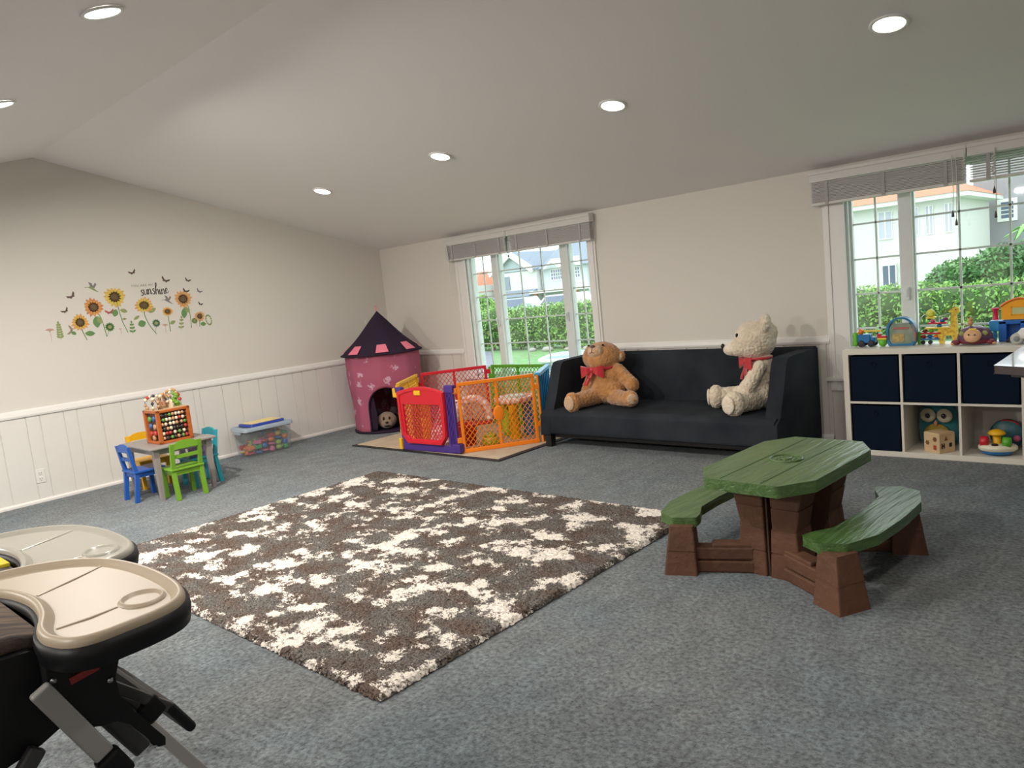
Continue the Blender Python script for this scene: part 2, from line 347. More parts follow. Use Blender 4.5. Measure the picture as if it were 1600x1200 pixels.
# ---------------------------------------------------------------- rug
def rug():
    x0,x1,y0,y1 = 2.40,5.42,-4.53,-2.19; nx,ny = 640,500
    rs = np.random.RandomState(3)
    X,Y = np.meshgrid(np.linspace(x0,x1,nx), np.linspace(y0,y1,ny))
    h = rs.rand(ny,nx)
    k = np.array([.25,.5,.25])
    g = rs.rand(ny//3+2,nx//3+2); g = np.kron(g, np.ones((3,3)))[:ny,:nx]
    for _ in range(1):
        g = (np.roll(g,1,0)+2*g+np.roll(g,-1,0))/4; g = (np.roll(g,1,1)+2*g+np.roll(g,-1,1))/4
    e = np.minimum.reduce([X-x0, x1-X, Y-y0, y1-Y]); ed = np.clip(e/.02,0,1)
    Z = .004 + ed**.5*.014 + .009*g*ed + .004*h
    jx = (rs.rand(ny,nx)-.5)*.006; jy = (rs.rand(ny,nx)-.5)*.006
    edge = ed < 1
    co = np.stack([X+jx+np.where(edge,(rs.rand(ny,nx)-.5)*.01,0), Y+jy+np.where(edge,(rs.rand(ny,nx)-.5)*.01,0), Z],-1).reshape(-1,3)
    i = np.arange(ny*nx).reshape(ny,nx); q = np.stack([i[:-1,:-1],i[:-1,1:],i[1:,1:],i[1:,:-1]],-1).reshape(-1,4)
    me = bpy.data.meshes.new('shag_rug'); me.vertices.add(len(co)); me.vertices.foreach_set('co', co.ravel())
    me.loops.add(q.size); me.loops.foreach_set('vertex_index', q.ravel().astype(np.int32)); me.polygons.add(len(q)); me.polygons.foreach_set('loop_start', np.arange(0,q.size,4,dtype=np.int32))
    me.update(calc_edges=True); me.validate()
    m = bpy.data.materials.new('shag_pile'); m.use_nodes = True; nt = m.node_tree; L = nt.links; b = nt.nodes['Principled BSDF']; b.inputs['Roughness'].default_value = .95; b.inputs['Specular IOR Level'].default_value = .1
    tc = nt.nodes.new('ShaderNodeTexCoord')
    def ns(sc, det, rgh, st=(1,1,1)):
        mp = nt.nodes.new('ShaderNodeMapping'); L.new(tc.outputs['Object'], mp.inputs[0]); mp.inputs['Scale'].default_value = st; mp.inputs['Rotation'].default_value = (0,0,.12)
        n = nt.nodes.new('ShaderNodeTexNoise'); n.inputs['Scale'].default_value = sc; n.inputs['Detail'].default_value = det; n.inputs['Roughness'].default_value = rgh; L.new(mp.outputs[0], n.inputs['Vector']); return n
    A = ns(4.3, 9, .70, (1,1.2,1)); Bn = ns(150, 2, .6)
    add = nt.nodes.new('ShaderNodeMath'); add.operation = 'MULTIPLY_ADD'; add.inputs[1].default_value = .16; L.new(Bn.outputs['Fac'], add.inputs[0]); L.new(A.outputs['Fac'], add.inputs[2])
    r = nt.nodes.new('ShaderNodeValToRGB'); e = r.color_ramp.elements; e[0].position = .610; e[0].color = (0,0,0,1); e[1].position = .628; e[1].color = (1,1,1,1); L.new(add.outputs[0], r.inputs[0])
    D = ns(5, 4, .6, (1,1.5,1)); F = ns(120, 3, .7)
    d = nt.nodes.new('ShaderNodeValToRGB'); e = d.color_ramp.elements; e[0].position = .38; e[0].color = (.088,.066,.056,1); e[1].position = .62; e[1].color = (.105,.100,.094,1); L.new(D.outputs['Fac'], d.inputs[0])
    f = nt.nodes.new('ShaderNodeValToRGB'); e = f.color_ramp.elements; e[0].position = .35; e[0].color = (.28,.27,.26,1); e[1].position = .68; e[1].color = (2.2,2.15,2.1,1); L.new(F.outputs['Fac'], f.inputs[0])
    mu = nt.nodes.new('ShaderNodeMix'); mu.data_type = 'RGBA'; mu.blend_type = 'MULTIPLY'; mu.inputs[0].default_value = 1; L.new(d.outputs[0], mu.inputs[6]); L.new(f.outputs[0], mu.inputs[7])
    f2 = nt.nodes.new('ShaderNodeValToRGB'); e = f2.color_ramp.elements; e[0].position = .3; e[0].color = (.44,.39,.34,1); e[1].position = .55; e[1].color = (.78,.72,.65,1); L.new(F.outputs['Fac'], f2.inputs[0])
    mx = nt.nodes.new('ShaderNodeMix'); mx.data_type = 'RGBA'; L.new(r.outputs[0], mx.inputs[0]); L.new(mu.outputs[2], mx.inputs[6]); L.new(f2.outputs[0], mx.inputs[7]); L.new(mx.outputs[2], b.inputs['Base Color'])
    me.materials.append(m); o = bpy.data.objects.new('shag_rug', me); C.objects.link(o)
    tag(o, 'large cream and charcoal brown patterned shag rug on the grey carpet', 'rug')
rug()

# ---------------------------------------------------------------- children's table and chairs
GRW = mat('grey_painted_wood', (.30,.27,.25), .45)
t = thing('childrens_table', 'small grey wooden children\'s table under the bead activity cube', 'table', (.96,-3.33,0), world=True)
m = MB(); m.box(.62,-3.615,.435,1.295,-3.05,.455); m.build('tabletop', GRW, t, bevel=.006)
m = MB(); m.box(.68,-3.56,.385,1.24,-3.545,.435); m.box(.68,-3.115,.385,1.24,-3.10,.435); m.box(.68,-3.56,.385,.695,-3.1,.435); m.box(1.225,-3.56,.385,1.24,-3.1,.435); m.build('apron', GRW, t)
for x in (.665,1.215):
    for y in (-3.575,-3.125):
        m = MB(); s = .021; m.loft([[(x+.02+a*s*.8,y+.02+b*s*.8,0) for a,b in ((-1,-1),(1,-1),(1,1),(-1,1))], [(x+.02+a*s*1.2,y+.02+b*s*1.2,.435) for a,b in ((-1,-1),(1,-1),(1,1),(-1,1))]], smooth=False); m.build('leg', GRW, t, bevel=.003)
def kid_chair(x, y, rz, label, M):
    r = thing('childrens_chair', label, 'chair', (x,y,0), rz, group='coloured children\'s chairs')
    m = MB(); m.box(-.14,-.125,.245,.14,.135,.262); m.build('seat', M, r, bevel=.005)
    m = MB(); m.box(-.12,-.11,.205,.12,-.095,.245); m.box(-.12,.095,.205,.12,.11,.245); m.box(-.12,-.11,.205,-.105,.11,.245); m.box(.105,-.11,.205,.12,.11,.245); m.build('apron', M, r)
    for s in (-1,1):
        a = s*.115
        m = MB(); m.box(a-.016,.085,0,a+.016,.117,.245); m.build('leg', M, r, bevel=.003)
        m = MB(); m.prism([(-.115,.25),(-.083,.25),(-.112,0),(-.146,0)], a-.016, a+.016, 0, TX); m.build('leg', M, r, bevel=.003)
        m = MB(); m.prism([(-.117,.245),(-.085,.245),(-.128,.475),(-.152,.475)], a-.016, a+.016, 0, TX); m.build('back_post', M, r, bevel=.003)
    m = MB(); arch = [(-.1,.425),(.1,.425),(.1,.462)] + [(.1*math.cos(q*PI/8)*.9, .465+.03*math.sin(q*PI/8)) for q in range(1,8)] + [(-.1,.462)]
    m.prism(arch, -.146, -.130, 0, TY); m.build('top_rail', M, r, bevel=.003)
    m = MB(); m.box(-.1,-.127,.345,.1,-.113,.378); m.build('mid_rail', M, r, bevel=.003)
    return r
kid_chair(.95,-3.565,0,'royal blue wooden children\'s chair at the left end of the small grey table', plastic('blue_paint',(.015,.10,.42),.4))
kid_chair(1.262,-3.37,PI/2,'lime green wooden children\'s chair on the near side of the small grey table', plastic('green_paint',(.17,.37,.025),.4))
kid_chair(.96,-3.085,PI,'turquoise wooden children\'s chair at the far end of the small grey table', plastic('turquoise_paint',(.03,.38,.48),.4))
kid_chair(.50,-3.33,-PI/2,'yellow wooden children\'s chair between the small grey table and the wall', plastic('yellow_paint',(.80,.42,.01),.4))
PUR = mat('purple_floral_cloth', (.25,.09,.42), .85, col2=(.62,.50,.70), vscale=38, bump=.2)
r = thing('tote_bag', 'purple flowered cloth bag on the turquoise children\'s chair', 'bag', (.97,-3.10,.2625))
m = MB(); m.loft([[(-.09,-.035,.0),(.09,-.035,0),(.09,.045,0),(-.09,.045,0)],[(-.1,-.04,.06),(.1,-.04,.06),(.1,.05,.06),(-.1,.05,.06)],[(-.095,-.01,.13),(.095,-.01,.13),(.095,.025,.13),(-.095,.025,.13)]], smooth=False); m.build('bag_body', PUR, r, bevel=.01)
m = MB(); m.tube(spline([(-.04,.0,.125),(-.035,-.01,.16),(0,-.015,.172),(.035,-.01,.16),(.04,0,.125)],5), .005, 8); m.build('handle', PUR, r)

# ---------------------------------------------------------------- activity cube
OR = mat('orange_wood', (.50,.13,.03), .35, col2=(.40,.095,.02), vscale=14, stretch=(1,1,6)); DKW = mat('cube_dark_interior', (.09,.035,.02), .5); ROD = mat('steel_rod', (.6,.6,.6), .3, metal=1)
WB = [mat('bead_%s' % n, c, .35) for n,c in (('cream',(.75,.62,.45)),('red',(.45,.04,.03)),('green',(.10,.30,.06)),('blue',(.05,.12,.30)),('tan',(.50,.28,.14)),('black',(.04,.035,.03)))]
cx,cy,cz = 1.04,-3.335,.456
t = thing('activity_cube', 'orange wooden activity cube with bead rows and wire maze on the small table', 'activity cube', (cx,cy,cz), .03)
w,d,h = .13,.145,.285       # half depth (x), half width (y)
m = MB()
for sx in (-1,1):
    for sy in (-1,1): m.box(sx*w-sx*.030, sy*d-sy*.030, 0, sx*w, sy*d, h)
m.box(-w,-d,0,w,d,.022); m.box(-w,-d,h-.022,w,d,h)
m.build('frame', OR, t, bevel=.003)
m = MB(); m.box(-w+.03,-d+.03,.022,w-.045,d-.03,h-.022); m.build('inner_box', DKW, t)
ab = MB(); ab.box(w-.046,-d+.024,.022,w-.04,d-.024,h-.022); ab = ab.build('abacus_panel', DKW, t)
r2 = random.Random(5)
for k in range(6):
    z = .045+k*.039
    m = MB(); m.cyl((w-.014,-d+.02,z),(w-.014,d-.02,z),.0025,n=6); m.build('rod', ROD, ab)
    y = -d+.045
    for j in range(8):
        if r2.random() < .22: y += .012
        if y > d-.045: break
        b = MB(); b.lathe([(.003,-.011),(.013,-.009),(.016,0),(.013,.009),(.003,.011)], 10, T=Matrix.Translation((w-.014,y,z)) @ Matrix.Rotation(PI/2,4,'X')); y += .028
        b.build('bead', [WB[0], WB[0], WB[4], WB[5], WB[0], WB[4], WB[1], WB[2], WB[5]][r2.randrange(9)], ab)
sd_ = MB(); sd_.box(-w+.024,-d+.026,.022,w-.024,-d+.03,h-.022); sd_ = sd_.build('side_panel', DKW, t)
for (x,z,mm) in ((-.04,.21,2),(.04,.215,3),(-.04,.15,3),(.04,.145,4),(-.045,.085,1),(.03,.09,1),(.0,.05,4)):
    m = MB(); m.lathe([(.004,-.012),(.022,-.009),(.025,0),(.022,.009),(.004,.012)], 14, T=Matrix.Translation((x,-d+.014,z)) @ Matrix.Rotation(PI/2,4,'X')); m.build('spinner', WB[mm], sd_)
mz = MB(); mz.box(-w+.012,-d+.012,h,w-.012,d-.012,h+.006); mz = mz.build('maze_base', mat('light_wood',(.55,.38,.22),.5), t)
wires = [[(-.08,-.11,h),(-.09,-.13,h+.06),(-.08,-.10,h+.11),(-.02,-.05,h+.115),(.02,0,h+.09),(.05,.03,h)],[(.09,-.1,h),(.09,-.09,h+.09),(.07,-.04,h+.125),(.05,.0,h+.06),(.02,.04,h+.1),(-.02,.07,h)],[(.0,.02,h),(0,.03,h+.1),(.02,.07,h+.14),(.03,.11,h+.1),(.05,.12,h)],[(-.06,.0,h),(-.07,.03,h+.11),(-.05,.09,h+.145),(-.03,.12,h+.12),(-.04,.125,h)],[(.06,-.13,h),(.07,-.135,h+.08),(.08,-.12,h+.1),(.085,-.08,h)]]
for k,wr in enumerate(wires):
    p = spline(wr, 8); m = MB(); m.tube(p, .003, 6); m.build('wire', [WB[3],WB[5],WB[2],ROD,WB[5]][k], mz)
    for j in range(3,len(p)-2,3):
        if r2.random() < .75:
            m = MB(); m.ell(p[j], .013 if r2.random()<.6 else .016, 10, 7); m.build('bead', WB[[4,4,0,2,1,4,4,5,0][r2.randrange(9)]], mz)
for (x,y,rr,hh,mm) in ((.03,-.06,.03,.10,4),(-.02,.01,.028,.12,4),(.06,.02,.022,.07,0)):
    m = MB(); m.prism([(rr*math.cos(a*PI/7), hh-rr+rr*math.sin(a*PI/7)) for a in range(8)]+[(-rr,0),(rr,0)], y-.008, y+.008, 0, Matrix.Translation((x,0,h+.006)) @ Matrix(((1,0,0,0),(0,0,1,0),(0,1,0,0),(0,0,0,1)))); m.build('wooden_figure', WB[mm], mz, bevel=.002)
m = MB()
for k in range(7): m.ell((.02+.01*math.sin(k*1.7),.085+.012*math.cos(k*1.3),h+.02+.016*k), (.024-.001*k,.028-.001*k,.016), 10, 7)
m.build('leafy_figure', plastic('leaf_green_paint',(.16,.34,.03)), mz)

# ---------------------------------------------------------------- clear storage box of toys
def clear_plastic(name, col, fac=.22, rough=.15):
    m = bpy.data.materials.new(name); m.use_nodes = True; nt = m.node_tree; nt.nodes.clear(); o_ = nt.nodes.new('ShaderNodeOutputMaterial'); x = nt.nodes.new('ShaderNodeMixShader'); a = nt.nodes.new('ShaderNodeBsdfTransparent'); b = nt.nodes.new('ShaderNodeBsdfPrincipled')
    a.inputs['Color'].default_value = (.93,.95,.96,1); b.inputs['Base Color'].default_value = (*col,1); b.inputs['Roughness'].default_value = rough; x.inputs[0].default_value = fac
    nt.links.new(a.outputs[0], x.inputs[1]); nt.links.new(b.outputs[0], x.inputs[2]); nt.links.new(x.outputs[0], o_.inputs[0]); return m
t = thing('storage_box', 'clear plastic storage box with grey blue lid against the left wall', 'storage box', (.235,-2.04,0), world=True)
x0,x1,y0,y1 = .085,.385,-2.31,-1.775
def rr(x0,y0,x1,y1,r,z,n=4):
    out = []
    for (cx_,cy_,a) in ((x1-r,y1-r,0),(x0+r,y1-r,PI/2),(x0+r,y0+r,PI),(x1-r,y0+r,3*PI/2)):
        for k in range(n+1): out.append((cx_+r*math.cos(a+k*PI/2/n), cy_+r*math.sin(a+k*PI/2/n), z))
    return out
m = MB(); e = .018
m.loft([rr(x0+e,y0+e,x1-e,y1-e,.03,.006), rr(x0,y0,x1,y1,.035,.285)], caps=False)
m.loft([rr(x1 and x0+e+.004,y0+e+.004,x1-e-.004,y1-e-.004,.028,.009), rr(x0+.004,y0+.004,x1-.004,y1-.004,.033,.285)][::-1], caps=False)
m.add(rr(x0+e,y0+e,x1-e,y1-e,.03,.006), [tuple(range(20))[::-1]])
m.build('box_body', clear_plastic('clear_box_plastic',(.60,.64,.66),.11), t)
LID = mat('lid_plastic', (.33,.40,.46), .4)
m = MB(); m.loft([rr(x0-.018,y0-.018,x1+.018,y1+.018,.04,.272), rr(x0-.018,y0-.018,x1+.018,y1+.018,.04,.302), rr(x0-.004,y0-.004,x1+.004,y1+.004,.035,.312), rr(x0+.02,y0+.02,x1-.02,y1-.02,.03,.312), rr(x0+.03,y0+.03,x1-.03,y1-.03,.03,.305)]); m.build('lid', LID, t)
for y in (y0-.026,y1+.008):
    m = MB(); m.box(.17,y,.245,.30,y+.02,.285); m.build('handle', LID, t, bevel=.004)
toy_m = [(plastic('toy_red',(.55,.03,.03)),'red'),(plastic('toy_green',(.03,.32,.08)),'green'),(plastic('toy_blue',(.03,.13,.45)),'blue'),(plastic('toy_yellow',(.75,.50,.04)),'yellow'),(plastic('toy_orange',(.75,.20,.03)),'orange'),(plastic('toy_pink',(.60,.12,.25)),'pink'),(plastic('toy_lime',(.35,.50,.10)),'lime green')]
def toy_block(M, kind):
    m = MB()
    if kind == 0:
        m.box(-.028,-.02,-.014,.028,.02,.014)
        for a in (-.014,.014):
            for b in (-.01,.01): m.cyl((a,b,.014),(a,b,.02),.006,n=8)
    elif kind == 1: m.lathe([(.001,-.02),(.022,-.02),(.024,-.012),(.018,.016),(.01,.022),(.001,.022)],12)
    elif kind == 2: m.ell((0,0,0),(.026,.022,.022),12,8); m.cyl((0,0,0),(.034,0,.008),.007,n=8)
    else: m.torus((0,0,0),.02,.009,16,8)
    return m.build('toy_block' if kind == 0 else 'small_toy', M, None, bevel=.002 if kind == 0 else 0)
shp = ['studded block','cup','rattle','ring']
r3 = random.Random(11); protos = {}
cells = [(gx,gy,gz) for gz in range(4) for gy in range(6) for gx in range(3)]
for (gx,gy,gz) in cells:
    top = .085+.15*(.35+.65*(gy/5))+.02*math.sin(gy*2)
    z = .038+gz*.050
    if z > top: continue
    ci = r3.randrange(7); ki = r3.randrange(4); k = (ci,ki)
    if k not in protos:
        o = toy_block(toy_m[ci][0], ki); protos[k] = o
        tag(o, '%s plastic toy %s in the jumble inside the clear storage box' % (toy_m[ci][1], shp[ki]), 'toy', group='%s toy %ss in the storage box' % (toy_m[ci][1], shp[ki]))
    else: o = protos[k].copy(); C.objects.link(o)
    o.location = (.157+gx*.078+r3.uniform(-.002,.002), -2.245+gy*.081+r3.uniform(-.002,.002), z)
    o.rotation_euler = (r3.uniform(-.25,.25), r3.uniform(-.25,.25), PI/2+r3.uniform(-.4,.4)); o.scale = (1.32,1.32,1.3)
t = thing('drawing_board', 'blue framed cream drawing board lying on the storage box lid', 'drawing board', (.235,-2.04,.313), .04)
m = MB(); m.loft([rr(-.13,-.205,.13,.205,.03,0), rr(-.13,-.205,.13,.205,.03,.022), rr(-.12,-.195,.12,.195,.025,.026), rr(-.10,-.175,.10,.175,.02,.026), rr(-.10,-.175,.10,.175,.02,.02)]); m.build('blue_frame', plastic('royal_blue_plastic',(.02,.05,.36)), t)
m = MB(); m.box(-.1,-.175,.021,.10,.175,.032); m.build('board_face', mat('cream_board',(.80,.62,.36),.6,col2=(.82,.70,.20),vscale=5), t, bevel=.003)

# ---------------------------------------------------------------- princess castle tent
PINK = bpy.data.materials.new('pink_printed_fabric'); PINK.use_nodes = True
def splotch(m, base, spot, scale, thr, rough=.8, soft=.04):
    nt = m.node_tree; L = nt.links; b = nt.nodes['Principled BSDF']; b.inputs['Roughness'].default_value = rough; b.inputs['Specular IOR Level'].default_value = .25
    tc = nt.nodes.new('ShaderNodeTexCoord'); v = nt.nodes.new('ShaderNodeTexVoronoi'); v.inputs['Scale'].default_value = scale; v.inputs['Randomness'].default_value = .6; L.new(tc.outputs['Object'], v.inputs['Vector'])
    n = nt.nodes.new('ShaderNodeTexNoise'); n.inputs['Scale'].default_value = scale*6; n.inputs['Detail'].default_value = 3; L.new(tc.outputs['Object'], n.inputs['Vector'])
    a = nt.nodes.new('ShaderNodeMath'); a.operation = 'MULTIPLY_ADD'; a.inputs[1].default_value = .7; L.new(n.outputs['Fac'], a.inputs[0]); L.new(v.outputs['Distance'], a.inputs[2])
    r = nt.nodes.new('ShaderNodeValToRGB'); e = r.color_ramp.elements; e[0].position = thr; e[0].color = (*spot,1); e[1].position = thr+soft; e[1].color = (*base,1); L.new(a.outputs[0], r.inputs[0]); L.new(r.outputs[0], b.inputs['Base Color'])
splotch(PINK, (.40,.105,.165), (.60,.36,.45), 6.0, .53, soft=.08)
DPUR = mat('dark_purple_fabric', (.028,.016,.034), .85, spec=.2); HOTP = mat('bright_pink_fabric', (.80,.20,.28), .75)
tx,ty = .60,-.62
t = thing('castle_play_tent', 'pink castle play tent with dark purple pointed roof in the room corner', 'play tent', (tx,ty,0))
def tent_wall():
    n = 96; door = math.radians(-40); hw = .215
    def R(z): return .405 + .028*min(1,max(0,(z-.35)/.25))
    def P(a, z, r=None):
        r = R(z) if r is None else r; k = .03*abs(math.sin(a*4)); return ((r-k*.6)*math.cos(a), (r-k*.6)*math.sin(a), z)
    m = MB(); vs = []; fs = []; rows = 16
    for i in range(n+1):
        a = door - PI + 2*PI*i/n; s = math.sin(a-door)*.42; zb = 0
        if abs(a-door) < PI/2 and abs(s) < hw: zb = .28+.24*math.sqrt(max(0,1-(s/hw)**2))
        for j in range(rows+1): vs.append(P(a, zb+(.905-zb)*j/rows))
    for i in range(n):
        for j in range(rows): q = i*(rows+1)+j; fs.append((q,q+rows+1,q+rows+2,q+1))
    m.add(vs, fs, 0, True); return m, door, hw, P
m, door, hw, P = tent_wall()
o = m.build('tent_wall', PINK, t); sol = o.modifiers.new('thick','SOLIDIFY'); sol.thickness = .004
# door edging and drawn-back curtains
m = MB(); pts = []
for i in range(41):
    s = -hw+2*hw*i/40; a = door+math.asin(s/.42); pts.append(P(a, .28+.24*math.sqrt(max(0,1-(s/hw)**2)) if 0 < i < 40 else .02, .412))
pts = [P(door+math.asin(-hw/.42), .005, .407)] + [P(door+math.asin(-hw/.42), .28, .41)] + pts[1:-1] + [P(door+math.asin(hw/.42), .28, .41), P(door+math.asin(hw/.42), .005, .407)]
m.tube(pts, .009, 8); o.name = 'tent_wall'; m.build('door_piping', DPUR, t)
for sgn in (-1,1):
    m = MB(); rings = []
    for j in range(12):
        u = j/11; z = .5-.48*u; wd = .03+.05*math.sin(u*PI)**.5+.04*u; a = door+sgn*(math.asin(hw/.42)-.02*0)
        row = []
        for k in range(9):
            kk = k/8; aa = a - sgn*(kk*wd*2.1); row.append(P(aa, z*(1-.0*kk), .385+.012*math.sin(k*2.4)))
        rings.append(row)
    m.loft(rings, closed=False, caps=False); c_ = m.build('door_curtain', DPUR, t); c_.modifiers.new('thick','SOLIDIFY').thickness = .003
m = MB(); m.lathe([(.398,.004),(.412,.004),(.414,.022),(.402,.026)], 64); m.build('base_hoop', DPUR, t)
m = MB(); m.lathe([(.001,.002),(.40,.002),(.40,.006),(.001,.006)], 48, caps=False); m.build('tent_floor', DPUR, t)
# roof: eight panels, slightly concave
def roof_r(u): return .475*(1-u)**1.0*(1-.10*math.sin(u*PI))
m = MB(); rings = []
for j in range(15):
    u = j/14; z = .885+.02*(1 if j>0 else 0)+.465*u; r_ = max(.004, roof_r(u)); row = []
    for k in range(64):
        a = 2*PI*k/64; c8 = math.cos(PI/8)/math.cos(((a+PI/8) % (PI/4))-PI/8); row.append((r_*(.55+.45*c8)*math.cos(a), r_*(.55+.45*c8)*math.sin(a), z))
    rings.append(row)
m.loft(rings, smooth=True, caps=True); roof = m.build('roof', DPUR, t)
m = MB(); m.torus((0,0,.893), .462, .010, 64, 8); m.build('roof_hoop', DPUR, roof)
for k in range(8):
    a = math.radians(-37)+2*PI*(k)/8
    m = MB(); vs = []
    for (da,z) in ((-.155,.918),(.155,.918),(.135,1.000),(-.135,1.000)):
        u = (z-.905)/.465; r_ = roof_r(u)+.008; vs.append((r_*math.cos(a+da*(1 if z<.95 else 1.0)), r_*math.sin(a+da), z))
    m.add(vs, [(0,1,2,3)]); q = m.build('battlement_patch', HOTP, roof); q.modifiers.new('thick','SOLIDIFY').thickness = .004
m = MB(); m.tube([(0,0,1.35),(-.012,-.01,1.44)], .004, 6); fl = m.build('flagpole', HOTP, t)
m = MB(); m.prism([(0,0),(-.028,.018),(-.05,.062),(-.036,.07),(-.008,.05)], -.003, .003, 0, Matrix.Translation((0,0,1.37)) @ Matrix.Rotation(-.7,4,'Z') @ TY); m.build('flag', mat('flag_pink',(.75,.25,.25),.8), fl)

# plain tan plush toy lying inside the tent
TAN = mat('tan_plush', (.26,.18,.13), .95, sheen=.4, bump=.4, bscale=90); DBR = mat('dark_plush', (.03,.02,.02), .9); EYE = mat('shiny_black', (.01,.01,.01), .15)
t = thing('plush_toy', 'tan plush toy with dark mouth lying inside the castle tent doorway', 'plush toy', (.78,-.80,.008), math.radians(-40))
m = MB(); m.ell((0,0,.12),(.08,.11,.095),20,14); m.ell((.05,.0,.09),(.05,.07,.055),16,10); m.build('head', TAN, t, weld=False)
m = MB(); m.ell((-.13,.03,.09),(.14,.12,.09),18,12); m.build('body', DBR, t)
for s in (-1,1):
    m = MB(); m.ell((-.05,s*.085,.215),(.02,.045,.045),14,10); m.build('ear', DBR, t)
    m = MB(); m.ell((.072,s*.032,.15),(.01,.012,.02),10,8); m.build('eye', EYE, t)
m = MB(); m.ell((.098,0,.105),(.012,.02,.012),10,8); m.build('nose', EYE, t)
m = MB(); m.ell((.088,0,.068),(.014,.034,.014),12,8); m.build('mouth', EYE, t)

# ---------------------------------------------------------------- play mat and playpen
def play_mat():
    x0,x1,y0,y1 = 1.07,3.20,-1.52,-.10
    FOAM = mat('beige_foam', (.52,.42,.30), .8, col2=(.46,.36,.26), vscale=6); BLKE = mat('black_mat_edge', (.02,.018,.018), .7)
    t = thing('play_mat', 'beige foam play mat with black edge under the colourful playpen', 'mat', ((x0+x1)/2,(y0+y1)/2,0), world=True)
    m = MB(); m.box(x0,y0,.001,x1,y1,.010); m.build('mat_edge', BLKE, t, bevel=.003)
    n = 3; w = (x1-x0-.08)/n; h = (y1-y0-.08)/2
    for i in range(n):
        for j in range(2):
            m = MB(); m.box(x0+.04+i*w+.003, y0+.04+j*h+.003, .009, x0+.04+(i+1)*w-.003, y0+.04+(j+1)*h-.003, .016); m.build('mat_tile', FOAM, t, bevel=.002)
play_mat()
ORP = plastic('pen_orange', (.88,.23,.01)); REDP = plastic('pen_red', (.66,.02,.035)); GRNP = plastic('pen_green', (.10,.34,.02)); BLUP = plastic('pen_blue', (.02,.33,.66)); YELP = plastic('pen_yellow', (.85,.48,.02)); PURP = plastic('pen_purple', (.075,.035,.23))
pen = thing('playpen', 'six sided plastic playpen with red gate and orange, blue, green, red and yellow lattice panels', 'playpen', (2.25,-.83,.016), world=True)
PZ = .016; PH = .65
def clipseg(p, q, x0, z0, x1, z1):
    t0, t1 = 0., 1.; dx, dz = q[0]-p[0], q[1]-p[1]
    for a, b in ((-dx, p[0]-x0), (dx, x1-p[0]), (-dz, p[1]-z0), (dz, z1-p[1])):
        if abs(a) < 1e-9:
            if b < 0: return None
        else:
            r = b/a
            if a < 0: t0 = max(t0, r)
            else: t1 = min(t1, r)
    return ((p[0]+dx*t0, p[1]+dz*t0), (p[0]+dx*t1, p[1]+dz*t1)) if t0 < t1 else None
def lattice(m, T, x0, z0, x1, z1, pitch=.047, sl=1.25, w=.0055, d=.007):
    k = x0-(z1-z0)/sl-pitch
    while k < x1+pitch*2+(z1-z0)/sl:
        for s in (1,-1):
            c = clipseg((k, z0 if s > 0 else z1), (k+(z1-z0)/sl, z1 if s > 0 else z0), x0, z0, x1, z1)
            if c:
                (ax,az),(bx,bz) = c; L = math.hypot(bx-ax,bz-az); an = math.atan2(bz-az,bx-ax)
                if L > .004: m.cbox(((ax+bx)/2, .0006*s, (az+bz)/2), (L, d, w), 0, (0,-an,0), T)
        k += pitch
def panelT(p, q):
    a = math.atan2(q[1]-p[1], q[0]-p[0]); return Matrix.Translation((p[0],p[1],PZ)) @ Matrix.Rotation(a,4,'Z'), math.hypot(q[0]-p[0], q[1]-p[1])
def pen_panel(p, q, M, name, oval=False, stiles=2):
    T, L = panelT(p, q); a, b = .035, L-.035
    m = MB(); fr = .028
    m.cbox((a+fr/2,0,PH/2),(fr,.03,PH),0,T=T); m.cbox((b-fr/2,0,PH/2),(fr,.03,PH),0,T=T)
    m.cbox(((a+b)/2,0,PH-.016),(b-a,.034,.032),0,T=T); m.cbox(((a+b)/2,0,.018),(b-a,.034,.036),0,T=T)
    for zz in (.12,PH-.07): m.cbox((.012,0,zz),(.045,.03,.05),0,T=T); m.cbox((L-.012,0,zz+.055*(1 if zz<.3 else -1)),(.045,.03,.05),0,T=T)
    o = m.build(name, M, pen, bevel=.005)
    c = MB(); c.cbox(((a+b)/2,0,PH/2),(.024,.026,PH-.05),0,T=T)
    if oval: c.lathe([(.002,-.020),(.052,-.020),(.058,-.012),(.058,.012),(.052,.02),(.002,.02)], 28, T=T @ Matrix.Translation(((a+b)/2,0,PH*.5)) @ Matrix.Rotation(PI/2,4,'X') @ Matrix.Diagonal((.85,1.25,1,1)))
    c.build('centre_stile', M, o, bevel=.003)
    l = MB(); lattice(l, T, a+fr, .034, b-fr, PH-.03); l.build('lattice', M, o)
    g = MB()
    for e in (-.0,L):
        g.cyl(tuple(T @ Vector((e,0,.0))), tuple(T @ Vector((e,0,PH*.97))), .013, n=12) if e == L else None
    g.build('hinge_rod', M, o)
    return o
A,B_,C_,D_,E_,F_ = (1.88,-1.475),(2.64,-1.445),(3.10,-.80),(2.70,-.16),(1.87,-.16),(1.42,-.82)
pen_panel(B_,C_,ORP,'orange_panel',oval=True)
pen_panel(D_,E_,GRNP,'green_panel')
pen_panel(E_,F_,REDP,'red_panel')
pen_panel(F_,A,YELP,'yellow_panel')
# blue panel, slatted solid look
T, L = panelT(C_,D_); m = MB(); m.cbox((L/2,0,PH/2),(L-.06,.02,PH),0,T=T)
m.build('blue_panel', BLUP, pen, bevel=.006); bo = bpy.data.objects['blue_panel']
m = MB()
for k in range(6): m.cbox((.08+k*(L-.16)/5,0,PH/2),(.022,.045,PH-.02),0,T=T)
m.cbox((L/2,0,PH-.02),(L-.05,.05,.035),0,T=T); m.build('blue_ribs', BLUP, bo, bevel=.005)
